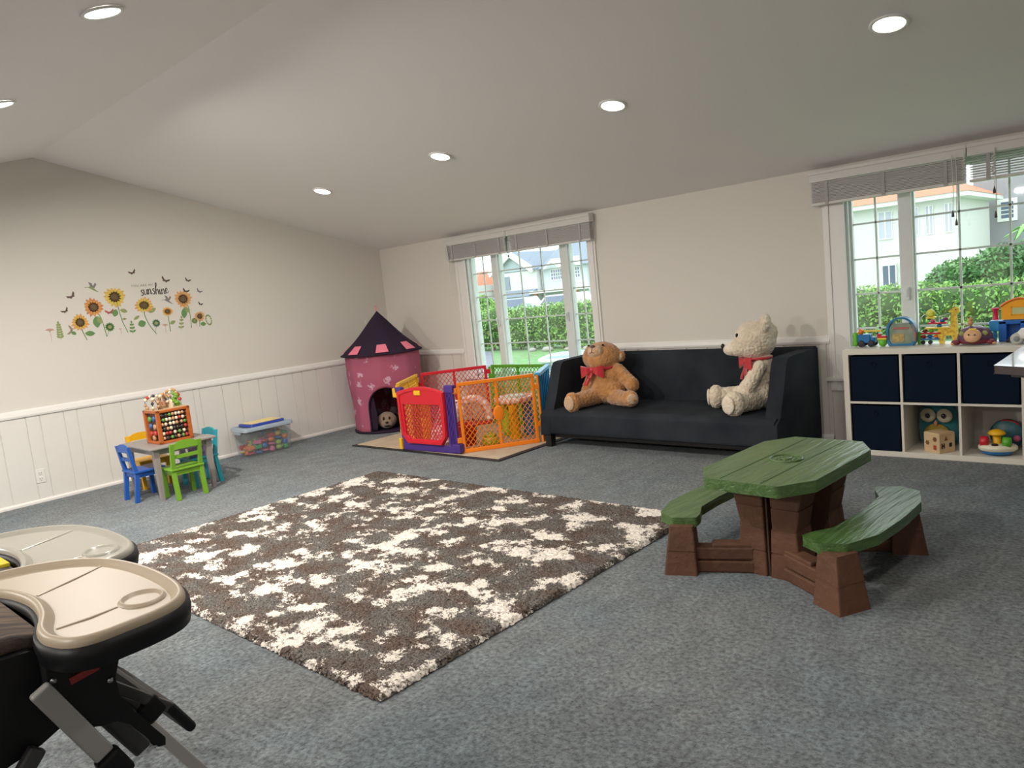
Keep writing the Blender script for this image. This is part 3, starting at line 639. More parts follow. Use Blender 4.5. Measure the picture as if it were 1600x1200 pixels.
# gate panel: purple frame, red arched door, yellow latch
T, L = panelT(A,B_)
def octo(x0,x1,z0,z1,c,zc_=None): return [(x0+c,z0),(x1-c,z0),(x1,z0+c),(x1,z1),(x0,z1),(x0,z0+c)]
m = MB()
m.cbox((.035,0,.30),(.07,.034,.60),0,T=T); m.cbox((L-.055,0,.31),(.11,.034,.62),0,T=T); m.cbox((L/2,0,.035),(L-.03,.05,.07),0,T=T)
m.cbox((.03,0,.585),(.09,.05,.06),0,T=T); m.cbox((L-.04,0,.60),(.11,.055,.07),0,T=T); m.cbox((L-.01,0,.05),(.10,.07,.08),0,T=T)
gf = m.build('purple_gate_frame', PURP, pen, bevel=.008)
m = MB()
for k in range(4): m.cbox((L-.075+k*.018,-.02,.31),(.007,.01,.5),0,T=T)
m.build('frame_ribs', PURP, gf, bevel=.002)
gx0, gx1, gz0 = .055, L-.105, .075
arch = [(gx0+.07,gz0),(gx1-.07,gz0),(gx1,gz0+.08),(gx1+.012,.40)] + [(gx1+.015-(gx1-gx0+.03)*k/10, .575+.05*math.sin(PI*k/10)) for k in range(11)] + [(gx0-.012,.40),(gx0,gz0+.08)]
def gate_ring(m, outer, inner, y0, y1, T):
    n = len(outer)
    vo = [(x,y0,z) for x,z in outer]+[(x,y0,z) for x,z in inner]+[(x,y1,z) for x,z in outer]+[(x,y1,z) for x,z in inner]
    fs = []
    for i in range(n):
        j = (i+1)%n; fs += [(i,j,n+j,n+i),(2*n+i,3*n+i,3*n+j,2*n+j),(i,2*n+i,2*n+j,j),(n+i,n+j,3*n+j,3*n+i)]
    m.add(vo, fs, 0, False, T)
cxg = (gx0+gx1)/2; wz = .10
inner = []
for (x,z) in arch:
    xi = max(gx0+.045, min(gx1-.045, cxg+(x-cxg)*.83)); zi = max(gz0+.045, min(.455, z if z < .3 else .455)); inner.append((xi,zi))
m = MB(); gate_ring(m, arch, inner, -.045, -.015, T); gd = m.build('red_gate_door', REDP, pen, bevel=.004, weld=True)
m = MB(); gate_ring(m, [(cxg+(x-cxg)*.99,z-.004 if z>.3 else z+.006) for x,z in arch], [(cxg+(x-cxg)*.90, z-.03 if z>.3 else z+.03) for x,z in arch], -.055, -.045, T); m.build('raised_rim', REDP, gd, weld=True)
m = MB(); lattice(m, T @ Matrix.Translation((0,-.03,0)), gx0+.04, gz0+.04, gx1-.04, .46, pitch=.042); m.build('gate_lattice', REDP, gd)
m = MB(); m.cbox((cxg-.02,-.052,.568),(.085,.02,.045),0,T=T); m.build('yellow_latch', YELP, gd, bevel=.005)
m = MB(); m.cbox((-.02,0,.56),(.06,.05,.09),0,T=T); m.cbox((.005,-.02,.06),(.04,.045,.11),0,T=T); m.build('yellow_hinge', YELP, pen, bevel=.006)

# toys inside the playpen
WPL = plastic('white_plastic', (.80,.79,.76)); LIMEP = plastic('lime_plastic', (.36,.52,.03)); YOP = plastic('amber_plastic', (.85,.45,.01))
FLO = mat('floral_toy_cloth', (.78,.72,.68), .8, col2=(.55,.12,.14), vscale=26, detail=2)
STK = mat('sticker_ring', (.80,.78,.74), .4, col2=(.62,.20,.16), vscale=24, detail=1)
t = thing('activity_table', 'round toddler activity table with yellow leg and patterned white rim inside the playpen', 'activity table', (2.66,-.66,.016))
m = MB(); m.lathe([(.001,.345),(.17,.345),(.20,.355),(.205,.375),(.20,.40),(.17,.405),(.165,.385),(.001,.385)], 36); m.build('table_rim', STK, t)
m = MB(); m.lathe([(.001,.386),(.12,.388),(.11,.41),(.001,.415)], 24); m.build('play_top', plastic('mint_plastic',(.45,.62,.55)), t)
for k,(a,M) in enumerate(((-1.0,YOP),(1.1,BLUP),(3.1,LIMEP))):
    x,y = .12*math.cos(a),.12*math.sin(a); m = MB(); m.lathe([(.052,0),(.055,.03),(.045,.06),(.055,.14),(.045,.25),(.052,.345)], 20, c=(x,y,0)); m.build('leg', M, t)
t = thing('toy_bucket', 'red plastic toy bucket behind the orange panel of the playpen', 'bucket', (2.42,-1.13,.016))
m = MB(); m.lathe([(.001,0),(.085,0),(.11,.19),(.118,.20),(.11,.205),(.104,.19),(.08,.01),(.001,.01)], 28); m.build('bucket_body', REDP, t)
m = MB(); m.tube([(.11*math.cos(a),0,.19+.05*math.sin(a)) for a in [PI*k/12 for k in range(13)]], .005, 8); m.build('handle', REDP, t)
t = thing('stacking_toy', 'yellow green stacking toy beside the red bucket inside the playpen', 'toy', (2.63,-1.02,.016))
for k,(r_,z,M) in enumerate(((.07,.02,LIMEP),(.055,.05,plastic('pale_yellow_plastic',(.75,.68,.12))),(.04,.078,LIMEP))):
    m = MB(); m.torus((0,0,z), r_, .02, 28, 10); m.build('ring', M, t)
m = MB(); m.lathe([(.03,0),(.012,.03),(.012,.12),(.001,.125)], 14); m.build('post', LIMEP, t)
t = thing('toddler_slide', 'lime green plastic toddler slide rail leaning inside the playpen', 'toy', (2.36,-.52,.016), .5)
m = MB(); m.prism([(-.03,0),(.09,0),(.075,.09),(.03,.26),(-.02,.27),(-.03,.2)], -.02, .02, 0, TY); m.build('slide_rail', LIMEP, t, bevel=.008)
t = thing('yellow_step', 'ribbed yellow plastic play step behind the red playpen gate', 'toy step', (1.93,-1.22,.016), -.2)
m = MB(); m.box(-.13,-.05,0,.07,.05,.42); m.build('step_body', YOP, t, bevel=.02)
m = MB()
for k in range(5): m.cyl((-.115+k*.042,-.052,.02),(-.115+k*.042,-.052,.40),.009,n=8)
m.build('ribs', YOP, t)
t = thing('baby_bouncer', 'flower patterned baby bouncer seat behind the red playpen gate', 'baby seat', (2.17,-1.22,.016), .2)
m = MB(); rings = []
for i in range(15):
    u = i/14; y = -.07+.24*u; z = .05+.33*u**1.3; w_ = .07+.07*math.sin(u*PI)**.6; rings.append([(w_*c, y+.03*(1-c*c)*(1 if s else 1), z-.05*(1-abs(c)**2)) for s,c in [(0,-1+2*k/10) for k in range(11)]])
m.loft(rings, closed=False, caps=False); o = m.build('seat_cloth', FLO, t); o.modifiers.new('thick','SOLIDIFY').thickness = .02
m = MB(); m.tube(spline([(-.13,-.10,.012),(-.13,.1,.012),(-.14,.18,.03),(-.13,.20,.36),(0,.21,.40),(.13,.20,.36),(.14,.18,.03),(.13,.1,.012),(.13,-.10,.012)],5), .009, 8); m.build('frame', WPL, t)
t = thing('nursing_pillow', 'curved patterned pillow standing behind the orange playpen panel', 'pillow', (2.12,-.72,.215), .6)
m = MB(); m.torus((0,0,0), .17, .045, 36, 14, T=Matrix.Translation((0,0,.0)) @ Matrix.Rotation(PI/2,4,'X'), a0=-.25, a1=PI+.25); m.build('pillow_body', FLO, t)

# ---------------------------------------------------------------- sofa
SOFA = mat('charcoal_slipcover', (.030,.035,.043), .9, spec=.15, bump=.25, bscale=260, col2=(.016,.019,.025), vscale=3)
SLEG = mat('black_sofa_leg', (.012,.011,.011), .5)
sf = thing('sofa', 'charcoal grey fabric sofa with sloping arms below the wall rail', 'sofa', (4.29,-.5,0), world=True)
def soft(o, s=.006, sc=.25, lv=3):
    sb = o.modifiers.new('dice','SUBSURF'); sb.subdivision_type = 'SIMPLE'; sb.levels = lv; sb.render_levels = lv
    tx_ = bpy.data.textures.new(o.name+'_folds','CLOUDS'); tx_.noise_scale = sc; tx_.noise_depth = 2
    d = o.modifiers.new('folds','DISPLACE'); d.texture = tx_; d.strength = s; d.mid_level = .5; d.texture_coords = 'LOCAL'
    for p in o.data.polygons: p.use_smooth = True
    return o
m = MB(); m.prism([(-.10,.125),(-.10,.33),(-.2,.345),(-.88,.335),(-.925,.31),(-.93,.125)], 3.215, 5.385, 0, TX); soft(m.build('seat_base', SOFA, sf, bevel=.02, seg=3), .008, .5)
m = MB(); m.prism([(-.075,.12),(-.265,.33),(-.175,.745),(-.15,.772),(-.10,.772),(-.075,.75)], 3.21, 5.40, 0, TX); soft(m.build('backrest', SOFA, sf, bevel=.015, seg=3), .010, .5)
for x0,x1 in ((3.20,3.31),(5.29,5.405)):
    prof = [(-.078,.03 if x0 > 4 else .11),(-.078,.755),(-.60,.755),(-.665,.748),(-.70,.71),(-.78,.50),(-.86,.33),(-.925,.30),(-.935,.11 if x0<4 else .09)]
    m = MB(); m.prism(prof, x0, x1, 0, TX); soft(m.build('arm', SOFA, sf, bevel=.018, seg=3), .010, .22)
for x in (3.25,5.34):
    for y in (-.87,-.15):
        m = MB(); m.loft([[(x+a*.03,y+b*.03,0) for a,b in ((-1,-1),(1,-1),(1,1),(-1,1))],[(x+a*.038,y+b*.038,.13) for a,b in ((-1,-1),(1,-1),(1,1),(-1,1))]], smooth=False); m.build('leg', SLEG, sf, bevel=.003)
m = MB(); m.box(3.3,-.86,.085,5.3,-.14,.125); m.build('underframe', SLEG, sf)

# ---------------------------------------------------------------- teddy bears
def fur(name, col, c2): return mat(name, col, .95, sheen=.5, bump=.9, bscale=70, col2=c2, vscale=14)
FB = fur('golden_brown_fur', (.52,.25,.085), (.38,.165,.05)); FB2 = fur('pale_tan_fur', (.62,.42,.27), (.55,.35,.2)); FW = fur('cream_fur', (.78,.68,.53), (.66,.55,.41)); FW2 = fur('pale_cream_fur', (.86,.76,.62), (.78,.66,.52))
RIB = mat('red_satin_ribbon', (.50,.02,.03), .35, sheen=.3)
def blob(name, ells, M, parent, vox=.0065, disp=.016, smooth=8):
    m = MB()
    for e in ells: m.ell(e[0], e[1], 24, 16, 0, e[2] if len(e) > 2 else (0,0,0))
    o = m.build(name, M, parent)
    r = o.modifiers.new('merge','REMESH'); r.mode = 'VOXEL'; r.voxel_size = vox; r.use_smooth_shade = True
    s = o.modifiers.new('soften','SMOOTH'); s.factor = .5; s.iterations = smooth
    tx_ = bpy.data.textures.new(name+'_tufts','CLOUDS'); tx_.noise_scale = .016; tx_.noise_depth = 3
    d = o.modifiers.new('tufts','DISPLACE'); d.texture = tx_; d.strength = disp; d.texture_coords = 'LOCAL'
    return o
def limb(p, q, r0, r1, n=6):
    p = Vector(p); q = Vector(q); return [(tuple(p.lerp(q, k/(n-1))), (r0+(r1-r0)*k/(n-1),)*3) for k in range(n)]
def bow(parent, c, T, s=1.0, tails=((-.05,-.16),(.02,-.15))):
    m = MB()
    for sg in (-1,1):
        m.loft([[tuple(T @ Vector((c[0]+sg*s*a*.075, c[1]-s*.010*math.sin(a*PI)+b*(.003+.008*math.sin(a*PI))*s, c[2]-s*.012*a+s*(.008+.030*a**.8)*w_))) for (b,w_) in ((-1,-1),(1,-1),(1,1),(-1,1))] for a in (0,.15,.35,.6,.85,1.0)], smooth=False)
    m.ell(tuple(T @ Vector(c)), (.018*s,.016*s,.018*s), 12, 8)
    for dx,dz in tails:
        m.loft([[tuple(T @ Vector((c[0]+dx*u+b*.014*s, c[1]-.012+.01*math.sin(u*5)+e*.002, c[2]+dz*u))) for b,e in ((-1,-1),(1,-1),(1,1),(-1,1))] for u in (0,.2,.4,.6,.8,1)])
    return m.build('ribbon_bow', RIB, parent)
# brown bear, slouched with its head thrown back on the sofa back (local: faces -y, seat plane z=0)
SZ = .335
br = thing('teddy_bear', 'golden brown teddy bear with red ribbon slumped on the left end of the sofa', 'teddy bear', (3.66,-.46,SZ), .18)
hd = (-.06,.02,.43)
body = [((0,-.02,.13),(.185,.16,.13)),((-.01,0,.22),(.17,.14,.15)),((-.03,.01,.30),(.135,.115,.11)),
        (hd,(.178,.150,.130),(.35,0,.1)),((.01-.06,-.05,.40),(.12,.10,.09)),
        ((hd[0]+.17,hd[1]+.03,hd[2]-.01),(.048,.034,.056),(0,.5,0)),((hd[0]-.13,hd[1]+.05,hd[2]+.06),(.045,.03,.045))]
body += limb((.11,-.02,.31),(.245,-.07,.19),.055,.062) + [((.265,-.09,.18),(.062,.06,.068))]
body += limb((-.14,-.02,.29),(-.215,-.06,.10),.052,.052) + [((-.21,-.08,.07),(.055,.06,.062))]
body += limb((.09,-.10,.075),(.25,-.23,.075),.075,.066) + [((.31,-.27,.085),(.085,.065,.072),(0,0,-.5))]
body += limb((-.09,-.12,.085),(-.17,-.33,.08),.078,.07) + [((-.19,-.38,.075),(.075,.06,.092))]
bb = blob('body', body, FB, br)
mz = blob('muzzle', [((hd[0]-.005,hd[1]-.110,hd[2]+.055),(.075,.065,.062))], FB2, br, .007, .005)
m = MB(); m.ell((hd[0]-.01,hd[1]-.148,hd[2]+.108),(.024,.016,.014),14,10); m.build('nose', mat('brown_nose',(.10,.045,.03),.4), mz)
m = MB(); m.tube([(hd[0]-.01,hd[1]-.165,hd[2]+.095),(hd[0]-.01,hd[1]-.177,hd[2]+.06)], .003, 6); m.tube(spline([(hd[0]-.035,hd[1]-.168,hd[2]+.05),(hd[0]-.01,hd[1]-.177,hd[2]+.058),(hd[0]+.015,hd[1]-.168,hd[2]+.05)],4), .003, 6); m.build('mouth', mat('brown_nose',(0,0,0)), mz)
for sx,dx in ((1,.052),(-1,-.065)):
    m = MB(); m.ell((hd[0]+dx*1.2,hd[1]-.085,hd[2]+.112),(.012,.010,.010),12,8); m.build('eye', EYE, br)
m = MB(); m.ell((hd[0]+.182,hd[1]+.002,hd[2]-.01),(.024,.012,.032),12,8,rot=(0,.3,.2)); m.build('inner_ear', FB2, br)
for c,r_,ro in (((-.198,-.432,.075),(.052,.016,.066),(0,0,-.05)),((.352,-.318,.088),(.05,.018,.048),(0,0,.65))):
    blob('paw_pad', [(c,r_,ro)], FB2, br, .006, .003, 3)
m = MB(); m.torus((-.045,-.02,.335), .118, .012, 32, 8, T=Matrix.Translation((-.045,-.02,.335)) @ Matrix.Diagonal((1,.95,1.4,1)) @ Matrix.Translation((.045,.02,-.335))); m.build('ribbon_collar', RIB, br)
bow(br, (-.085,-.150,.330), Matrix.Identity(4), 1.5, ((-.07,-.14),(-.02,-.07)))
# white bear, sitting upright in profile, facing the brown bear
wb = thing('teddy_bear', 'large cream white teddy bear sitting sideways at the right end of the sofa', 'teddy bear', (5.07,-.46,SZ), math.radians(-67))
hd = (0,.0,.535)
body = [((0,.02,.13),(.15,.145,.14)),((0,.03,.24),(.135,.125,.15)),((0,.03,.34),(.105,.10,.11)),
        (hd,(.150,.160,.155)),((0,.05,.585),(.12,.12,.10)),((0,-.09,.49),(.10,.10,.085)),
        ((-.115,.085,.665),(.06,.04,.062),(0,-.3,0)),((.115,.085,.665),(.062,.042,.066),(0,.3,0))]
body += limb((-.125,.02,.33),(-.165,-.03,.17),.055,.06) + [((-.155,-.075,.145),(.058,.075,.058))]
body += limb((.125,.02,.33),(.155,-.08,.17),.055,.06) + [((.14,-.12,.15),(.055,.07,.055))]
body += limb((-.09,-.05,.09),(-.03,-.27,.095),.082,.075) + [((-.02,-.32,.10),(.085,.065,.095))]
body += limb((.10,-.03,.085),(.24,-.13,.085),.085,.078) + [((.29,-.17,.085),(.085,.075,.10),(0,0,.9))]
blob('body', body, FW, wb)
mz = blob('muzzle', [((0,-.175,.475),(.062,.07,.052)),((0,-.14,.47),(.07,.05,.055))], FW2, wb, .007, .005)
m = MB(); m.ell((0,-.243,.503),(.024,.016,.020),14,10); m.build('nose', EYE, mz)
for sx in (-1,1):
    m = MB(); m.ell((sx*.072,-.128,.585),(.011,.012,.018),12,8); m.build('eye', EYE, wb)
    m = MB(); m.ell((sx*.118,.060,.665),(.030,.016,.034),12,8,rot=(0,sx*.3,0)); m.build('inner_ear', FW2, wb)
for c,r_,ro in (((-.02,-.378,.10),(.058,.016,.068),(0,0,0)),((.345,-.212,.088),(.06,.018,.072),(0,0,.92))):
    blob('paw_pad', [(c,r_,ro)], FW2, wb, .006, .003, 3)
m = MB(); m.torus((0,.015,.395), .100, .012, 32, 8); m.build('ribbon_collar', RIB, wb)
bow(wb, (.03,-.105,.38), Matrix.Rotation(.5,4,'Z'), 1.3, ((-.04,-.14),(.03,-.12)))

# ---------------------------------------------------------------- picnic table
GTOP = bpy.data.materials.new('green_woodgrain_plastic'); GTOP.use_nodes = True; nt = GTOP.node_tree; L_ = nt.links; b = nt.nodes['Principled BSDF']
b.inputs['Base Color'].default_value = (.065,.165,.045,1); b.inputs['Roughness'].default_value = .30; b.inputs['Specular IOR Level'].default_value = .85
tc = nt.nodes.new('ShaderNodeTexCoord'); mp = nt.nodes.new('ShaderNodeMapping'); mp.inputs['Scale'].default_value = (1,.12,1); L_.new(tc.outputs['Object'], mp.inputs[0])
n = nt.nodes.new('ShaderNodeTexNoise'); n.inputs['Scale'].default_value = 42; n.inputs['Detail'].default_value = 4; n.inputs['Distortion'].default_value = .6; L_.new(mp.outputs[0], n.inputs['Vector'])
bp = nt.nodes.new('ShaderNodeBump'); bp.inputs['Strength'].default_value = .8; bp.inputs['Distance'].default_value = .008; L_.new(n.outputs['Fac'], bp.inputs['Height']); L_.new(bp.outputs[0], b.inputs['Normal'])
r = nt.nodes.new('ShaderNodeValToRGB'); e = r.color_ramp.elements; e[0].position = .35; e[0].color = (.044,.105,.022,1); e[1].position = .6; e[1].color = (.072,.148,.038,1); L_.new(n.outputs['Fac'], r.inputs[0]); L_.new(r.outputs[0], b.inputs['Base Color'])
STONE = mat('brown_moulded_stone', (.125,.052,.025), .7, bump=.5, bscale=35, col2=(.085,.035,.018), vscale=5)
pt = thing('picnic_table', 'children\'s plastic picnic table with green wood look top and brown stone look base', 'picnic table', (6.12,-2.50,0), math.radians(-4))
# local frame: x across (bench to bench), y along. table top
def slab(name, poly, z0, z1, parent, M, br_=.012):
    m = MB(); m.prism(poly, z0, z1, 0); return m.build(name, M, parent, bevel=br_, seg=3)
TZ0, TZ1 = .432, .486
tx0,tx1,ty0,ty1 = -.275,.285,-.465,.465
top = slab('tabletop', [(tx0+.10,ty0+.0),(tx1-.10,ty0),(tx1,ty0+.16),(tx1,ty1-.16),(tx1-.10,ty1),(tx0+.10,ty1),(tx0,ty1-.16),(tx0,ty0+.16)], TZ0, TZ1, pt, GTOP, .016)
m = MB()
for x in (-.10,.10): m.box(x-.003,ty0+.02,TZ1-.001,x+.003,ty1-.02,TZ1+.0012)
m.build('plank_grooves', mat('dark_green_groove',(.03,.09,.02),.5), top)
m = MB(); m.torus((0,0,TZ1+.001), .075, .006, 36, 8); m.lathe([(.0,TZ1),(.028,TZ1+.0),(.026,TZ1+.006),(.0,TZ1+.006)], 20)
for k in range(10): m.ell((.045*math.cos(k*.628),.045*math.sin(k*.628),TZ1+.001), (.007,.007,.004), 8, 6)
m.build('umbrella_hole_ring', GTOP, top)
def bench_poly(s):
    P_ = [(.26,-.42),(.36,-.475),(.46,-.43),(.52,-.26),(.53,-.05),(.53,.05),(.52,.26),(.46,.43),(.36,.475),(.26,.42),(.275,.36),(.33,.26),(.345,.08),(.345,-.08),(.33,-.26),(.275,-.36)]
    return [(s*x,y) for x,y in P_]
for s in (-1,1):
    slab('bench_seat', bench_poly(s), .222, .268, pt, GTOP, .014)
def brick_block(m, ring0, ring1, z0, z1, rows):
    # tapering block with recessed joints
    for k in range(rows):
        a0 = k/rows; a1 = (k+1)/rows; g = .006
        lo = [( (p[0]*(1-a0)+q[0]*a0), (p[1]*(1-a0)+q[1]*a0), z0+(z1-z0)*a0+g*(k>0)) for p,q in zip(ring0,ring1)]
        hi = [( (p[0]*(1-a1)+q[0]*a1), (p[1]*(1-a1)+q[1]*a1), z0+(z1-z0)*a1-g*.4) for p,q in zip(ring0,ring1)]
        m.loft([lo,hi], smooth=False)
        sh = lambda R_: [(x+(cx_-x)*.05, y+(cy_-y)*.05, z) for (x,y,z) in R_ for cx_,cy_ in [(sum(p[0] for p in R_)/4, sum(p[1] for p in R_)/4)]]
        m.loft([sh(lo),sh([(p[0],p[1],q[2]+g*2) for p,q in zip(hi,hi)])], smooth=False)
BX, BY = .045, -.06
def quad(cx_,cy_,w_,d_,a=0):
    return [(BX+cx_+x*math.cos(a)-y*math.sin(a), BY+cy_+x*math.sin(a)+y*math.cos(a)) for x,y in ((-w_,-d_),(w_,-d_),(w_,d_),(-w_,d_))]
J = mat('stone_joint', (.045,.018,.010), .8)
for sy in (-1,1):
    for sx in (-1,1):
        fa = sx*sy*.45
        m = MB(); brick_block(m, quad(sx*.385,sy*.385,.080,.080,fa), quad(sx*.375,sy*.375,.058,.058,fa), 0, .224, 2)
        m.build('bench_foot', STONE, pt, bevel=.008)
        m = MB(); x0_, y0_ = BX+sx*.33, BY+sy*.35; x1_, y1_ = BX+sx*.09, BY+sy*.22
        m.bar((x0_,y0_,.030),(x1_,y1_,.030),.085,.058,0); m.bar((x0_,y0_,.094),(x1_,y1_,.094),.078,.062,0)
        m.bar((x0_*.7+x1_*.3,y0_*.7+y1_*.3,.118),(x1_,y1_,.118),.07,.05,0)
        m.build('base_arm', STONE, pt, bevel=.008)
        m = MB(); brick_block(m, quad(sx*.082,sy*.175,.074,.085), quad(sx*.078,sy*.175,.062,.075), 0, .23, 2); brick_block(m, quad(sx*.078,sy*.175,.060,.070), quad(sx*.098,sy*.175,.080,.08), .23, .433, 2)
        m.build('pedestal', STONE, pt, bevel=.008)
m = MB(); m.box(BX-.004,BY-.25,.0,BX+.004,BY+.25,.42); m.box(BX-.06,BY-.12,.02,BX+.06,BY+.12,.42); m.build('centre_seam', J, pt)

# ---------------------------------------------------------------- cube shelf
WLAM = mat('white_laminate', (.72,.68,.60), .45); NAVY = mat('navy_felt_bin', (.006,.012,.026), .95, spec=.08, bump=.2, bscale=300)
KX, KY0, KY1 = 5.7074, -.419, -.029
t = thing('cube_shelf', 'low white cube shelf under the right window with toys on top', 'shelf', (KX+.735,-.224,0), world=True)
m = MB(); m.box(KX,KY0,.732,KX+1.47,KY1,.77); m.build('top_board', WLAM, t, bevel=.0015)
m = MB(); m.box(KX,KY0,0,KX+1.47,KY1,.038); m.build('bottom_board', WLAM, t, bevel=.0015)
for x in (KX,KX+1.432):
    m = MB(); m.box(x,KY0,.038,x+.038,KY1,.732); m.build('side_board', WLAM, t, bevel=.0015)
for k in (1,2,3):
    x = KX+.03+.3525*k-.008; m = MB(); m.box(x,KY0+.001,.038,x+.016,KY1,.732); m.build('divider', WLAM, t)
for k in range(4):
    m = MB(); m.box(KX+.038+.3525*k,KY0+.002,.377,KX+.376+.3525*k,KY1,.393); m.build('middle_board', WLAM, t)
def bin_(k, row, label):
    x = KX+.046+.3525*k; z = .0385 if row == 0 else .3935
    b = thing('storage_bin', label, 'storage bin', (x+.16,-.22,z), group='navy bins in the cube shelf', world=True)
    m = MB(); w = .005
    X0,X1,Y0,Y1 = x,x+.322,KY0+.006,KY1-.02
    m.box(X0,Y0,z,X1,Y0+w,z+.325); m.box(X0,Y1-w,z,X1,Y1,z+.325); m.box(X0,Y0,z,X0+w,Y1,z+.325); m.box(X1-w,Y0,z,X1,Y1,z+.325); m.box(X0,Y0,z,X1,Y1,z+w); m.build('bin_body', NAVY, b)
    m = MB(); m.torus((0,0,0), .016, .003, 20, 6, T=Matrix.Translation((x+.161,KY0+.004,z+.27)) @ Matrix.Rotation(PI/2,4,'X')); m.build('grommet', NAVY, b)
bin_(0,1,'navy fabric bin in the upper left compartment of the white cube shelf')
bin_(1,1,'navy fabric bin in the upper row above the toy owl compartment')
bin_(2,1,'navy fabric bin in the upper row partly behind the dark counter corner')
bin_(3,1,'navy fabric bin at the right end of the shelf, outside the photo')
bin_(0,0,'navy fabric bin in the lower left compartment of the white cube shelf')

TEAL = mat('teal_plush', (.015,.13,.16), .9, sheen=.3); CREAMP = mat('cream_plush', (.36,.33,.24), .9); OLIVE = mat('mustard_plush', (.28,.20,.03), .9)
t = thing('owl_backpack', 'teal plush owl with big cream eyes standing at the back of the shelf', 'plush owl', (6.25,-.125,.0385))
m = MB(); m.loft([[(.0+a*math.cos(q)*1.0, .06*math.sin(q)*1.0*(.7+a*2), z) for q in [2*PI*k/24 for k in range(24)]] for a,z in ((.10,0),(.122,.03),(.13,.12),(.125,.22),(.11,.28),(.07,.31),(.01,.318))]); m.build('body', TEAL, t)
for s in (-1,1):
    m = MB(); m.lathe([(.001,.014),(.035,.012),(.048,.004),(.05,0)], 24, T=Matrix.Translation((s*.052,-.075,.225)) @ Matrix.Rotation(PI/2,4,'X')); e = m.build('eye_patch', CREAMP, t)
    m = MB(); m.ell((s*.05,-.092,.225),(.016,.008,.018),14,10); m.build('pupil', EYE, e)
m = MB(); m.lathe([(.001,-.04),(.014,-.01),(.001,.01)], 8, T=Matrix.Translation((0,-.088,.185))); m.build('beak', mat('coral_beak',(.5,.2,.12),.8), t)
m = MB(); m.ell((0,-.068,.09),(.085,.03,.075),20,12); m.build('belly', OLIVE, t)
PALE = mat('pale_beech', (.66,.48,.28), .55, col2=(.60,.42,.23), vscale=9, stretch=(1,1,4)); HOLE = mat('dark_hole', (.02,.015,.012), .8)
t = thing('shape_sorter', 'pale wooden shape sorting cube on the lower shelf in front of the owl', 'shape sorter', (6.293,-.322,.0385), math.radians(-32))
m = MB(); m.box(-.066,-.066,0,.066,.066,.135); m.build('cube_body', PALE, t, bevel=.003)
m = MB(); m.box(-.062,-.062,.135,.062,.062,.139); m.build('lid', PALE, t)
HM = [mat('hole_brown',(.20,.08,.03),.7), mat('hole_red',(.40,.06,.03),.7), HOLE]
def shape(poly, face, u, v, M):
    m = MB(); Tm = Matrix.Translation((u,-.0672,v)) @ TY if face == 0 else Matrix.Translation((.0658,u,v)) @ TX
    m.prism([(a,b) for a,b in poly], 0, .0014, 0, Tm); m.build('shape_hole', M, t)
ngon = lambda n,r,a0=0: [(r*math.cos(a0+2*PI*k/n), r*math.sin(a0+2*PI*k/n)) for k in range(n)]
star = lambda n,r: [((r if k%2==0 else r*.75)*math.cos(PI*k/n), (r if k%2==0 else r*.75)*math.sin(PI*k/n)) for k in range(2*n)]
shape(star(6,.018),0,-.035,.065,HM[0]); shape(ngon(6,.018),0,.028,.095,HM[0]); shape([(-.013,-.016),(.013,-.016),(.013,.016),(-.013,.016)],0,.028,.038,HM[1])
shape([(-.015,-.014),(.015,-.014),(0,.018)],1,-.01,.10,HM[0]); shape([(-.014,-.018),(-.003,-.018),(-.003,-.005),(.005,-.005),(.005,-.018),(.014,-.018),(.014,.018),(.005,.018),(.005,.005),(-.003,.005),(-.003,.018),(-.014,.018)],1,-.036,.05,HM[2]); shape([(-.012,-.014),(.012,-.014),(.012,.014),(-.012,.014)],1,.028,.052,HM[2])
GREENT = plastic('leaf_green_plastic',(.10,.38,.03)); BLUT = plastic('bright_blue_plastic',(.01,.16,.42)); REDT = plastic('bright_red_plastic',(.55,.015,.03))
t = thing('musical_toy', 'white and blue toddler music toy with yellow mushroom knob on the lower shelf', 'toy', (6.632,-.325,.0385))
m = MB(); m.lathe([(.001,0),(.05,0),(.085,.012),(.10,.035),(.001,.035)], 32, sy=.75); m.build('blue_base', BLUT, t)
m = MB(); m.loft([[(r_*math.cos(a)*(1+.06*math.cos(3*a)), r_*math.sin(a)*.78, z) for a in [2*PI*k/36 for k in range(36)]] for r_,z in ((.10,.033),(.112,.045),(.112,.06),(.10,.072),(.01,.076))]); m.build('white_deck', mat('ivory_plastic',(.75,.70,.55),.35), t)
m = MB(); m.lathe([(.026,.07),(.024,.135),(.001,.135)], 20, c=(0,.01,0)); m.lathe([(.001,.13),(.045,.132),(.052,.142),(.04,.158),(.018,.168),(.001,.17)], 24, c=(0,.01,0)); m.build('yellow_mushroom', YOP, t)
for x,M in ((-.065,REDT),(.062,GREENT)):
    m = MB(); m.lathe([(.012,-.026),(.034,-.022),(.036,0),(.034,.022),(.012,.026)], 20, T=Matrix.Translation((x,-.03,.092)) @ Matrix.Rotation(PI/2,4,'Y')); m.build('roller', M, t)
m = MB(); m.lathe([(.001,0),(.02,0),(.018,.01),(.001,.012)], 16, c=(-.002,-.055,.073)); m.build('button', HOLE, t)
t = thing('toy_drum', 'dark teal rounded toy with red rim behind the white and blue music toy', 'toy', (6.665,-.145,.0385))
m = MB(); m.lathe([(.001,-.035),(.09,-.035),(.098,-.02),(.098,.02),(.09,.035),(.001,.035)], 36, T=Matrix.Translation((0,0,.105)) @ Matrix.Rotation(PI/2,4,'X') @ Matrix.Diagonal((1.05,1,1,1))); m.build('body', mat('dark_teal_plastic',(.02,.10,.12),.4), t)
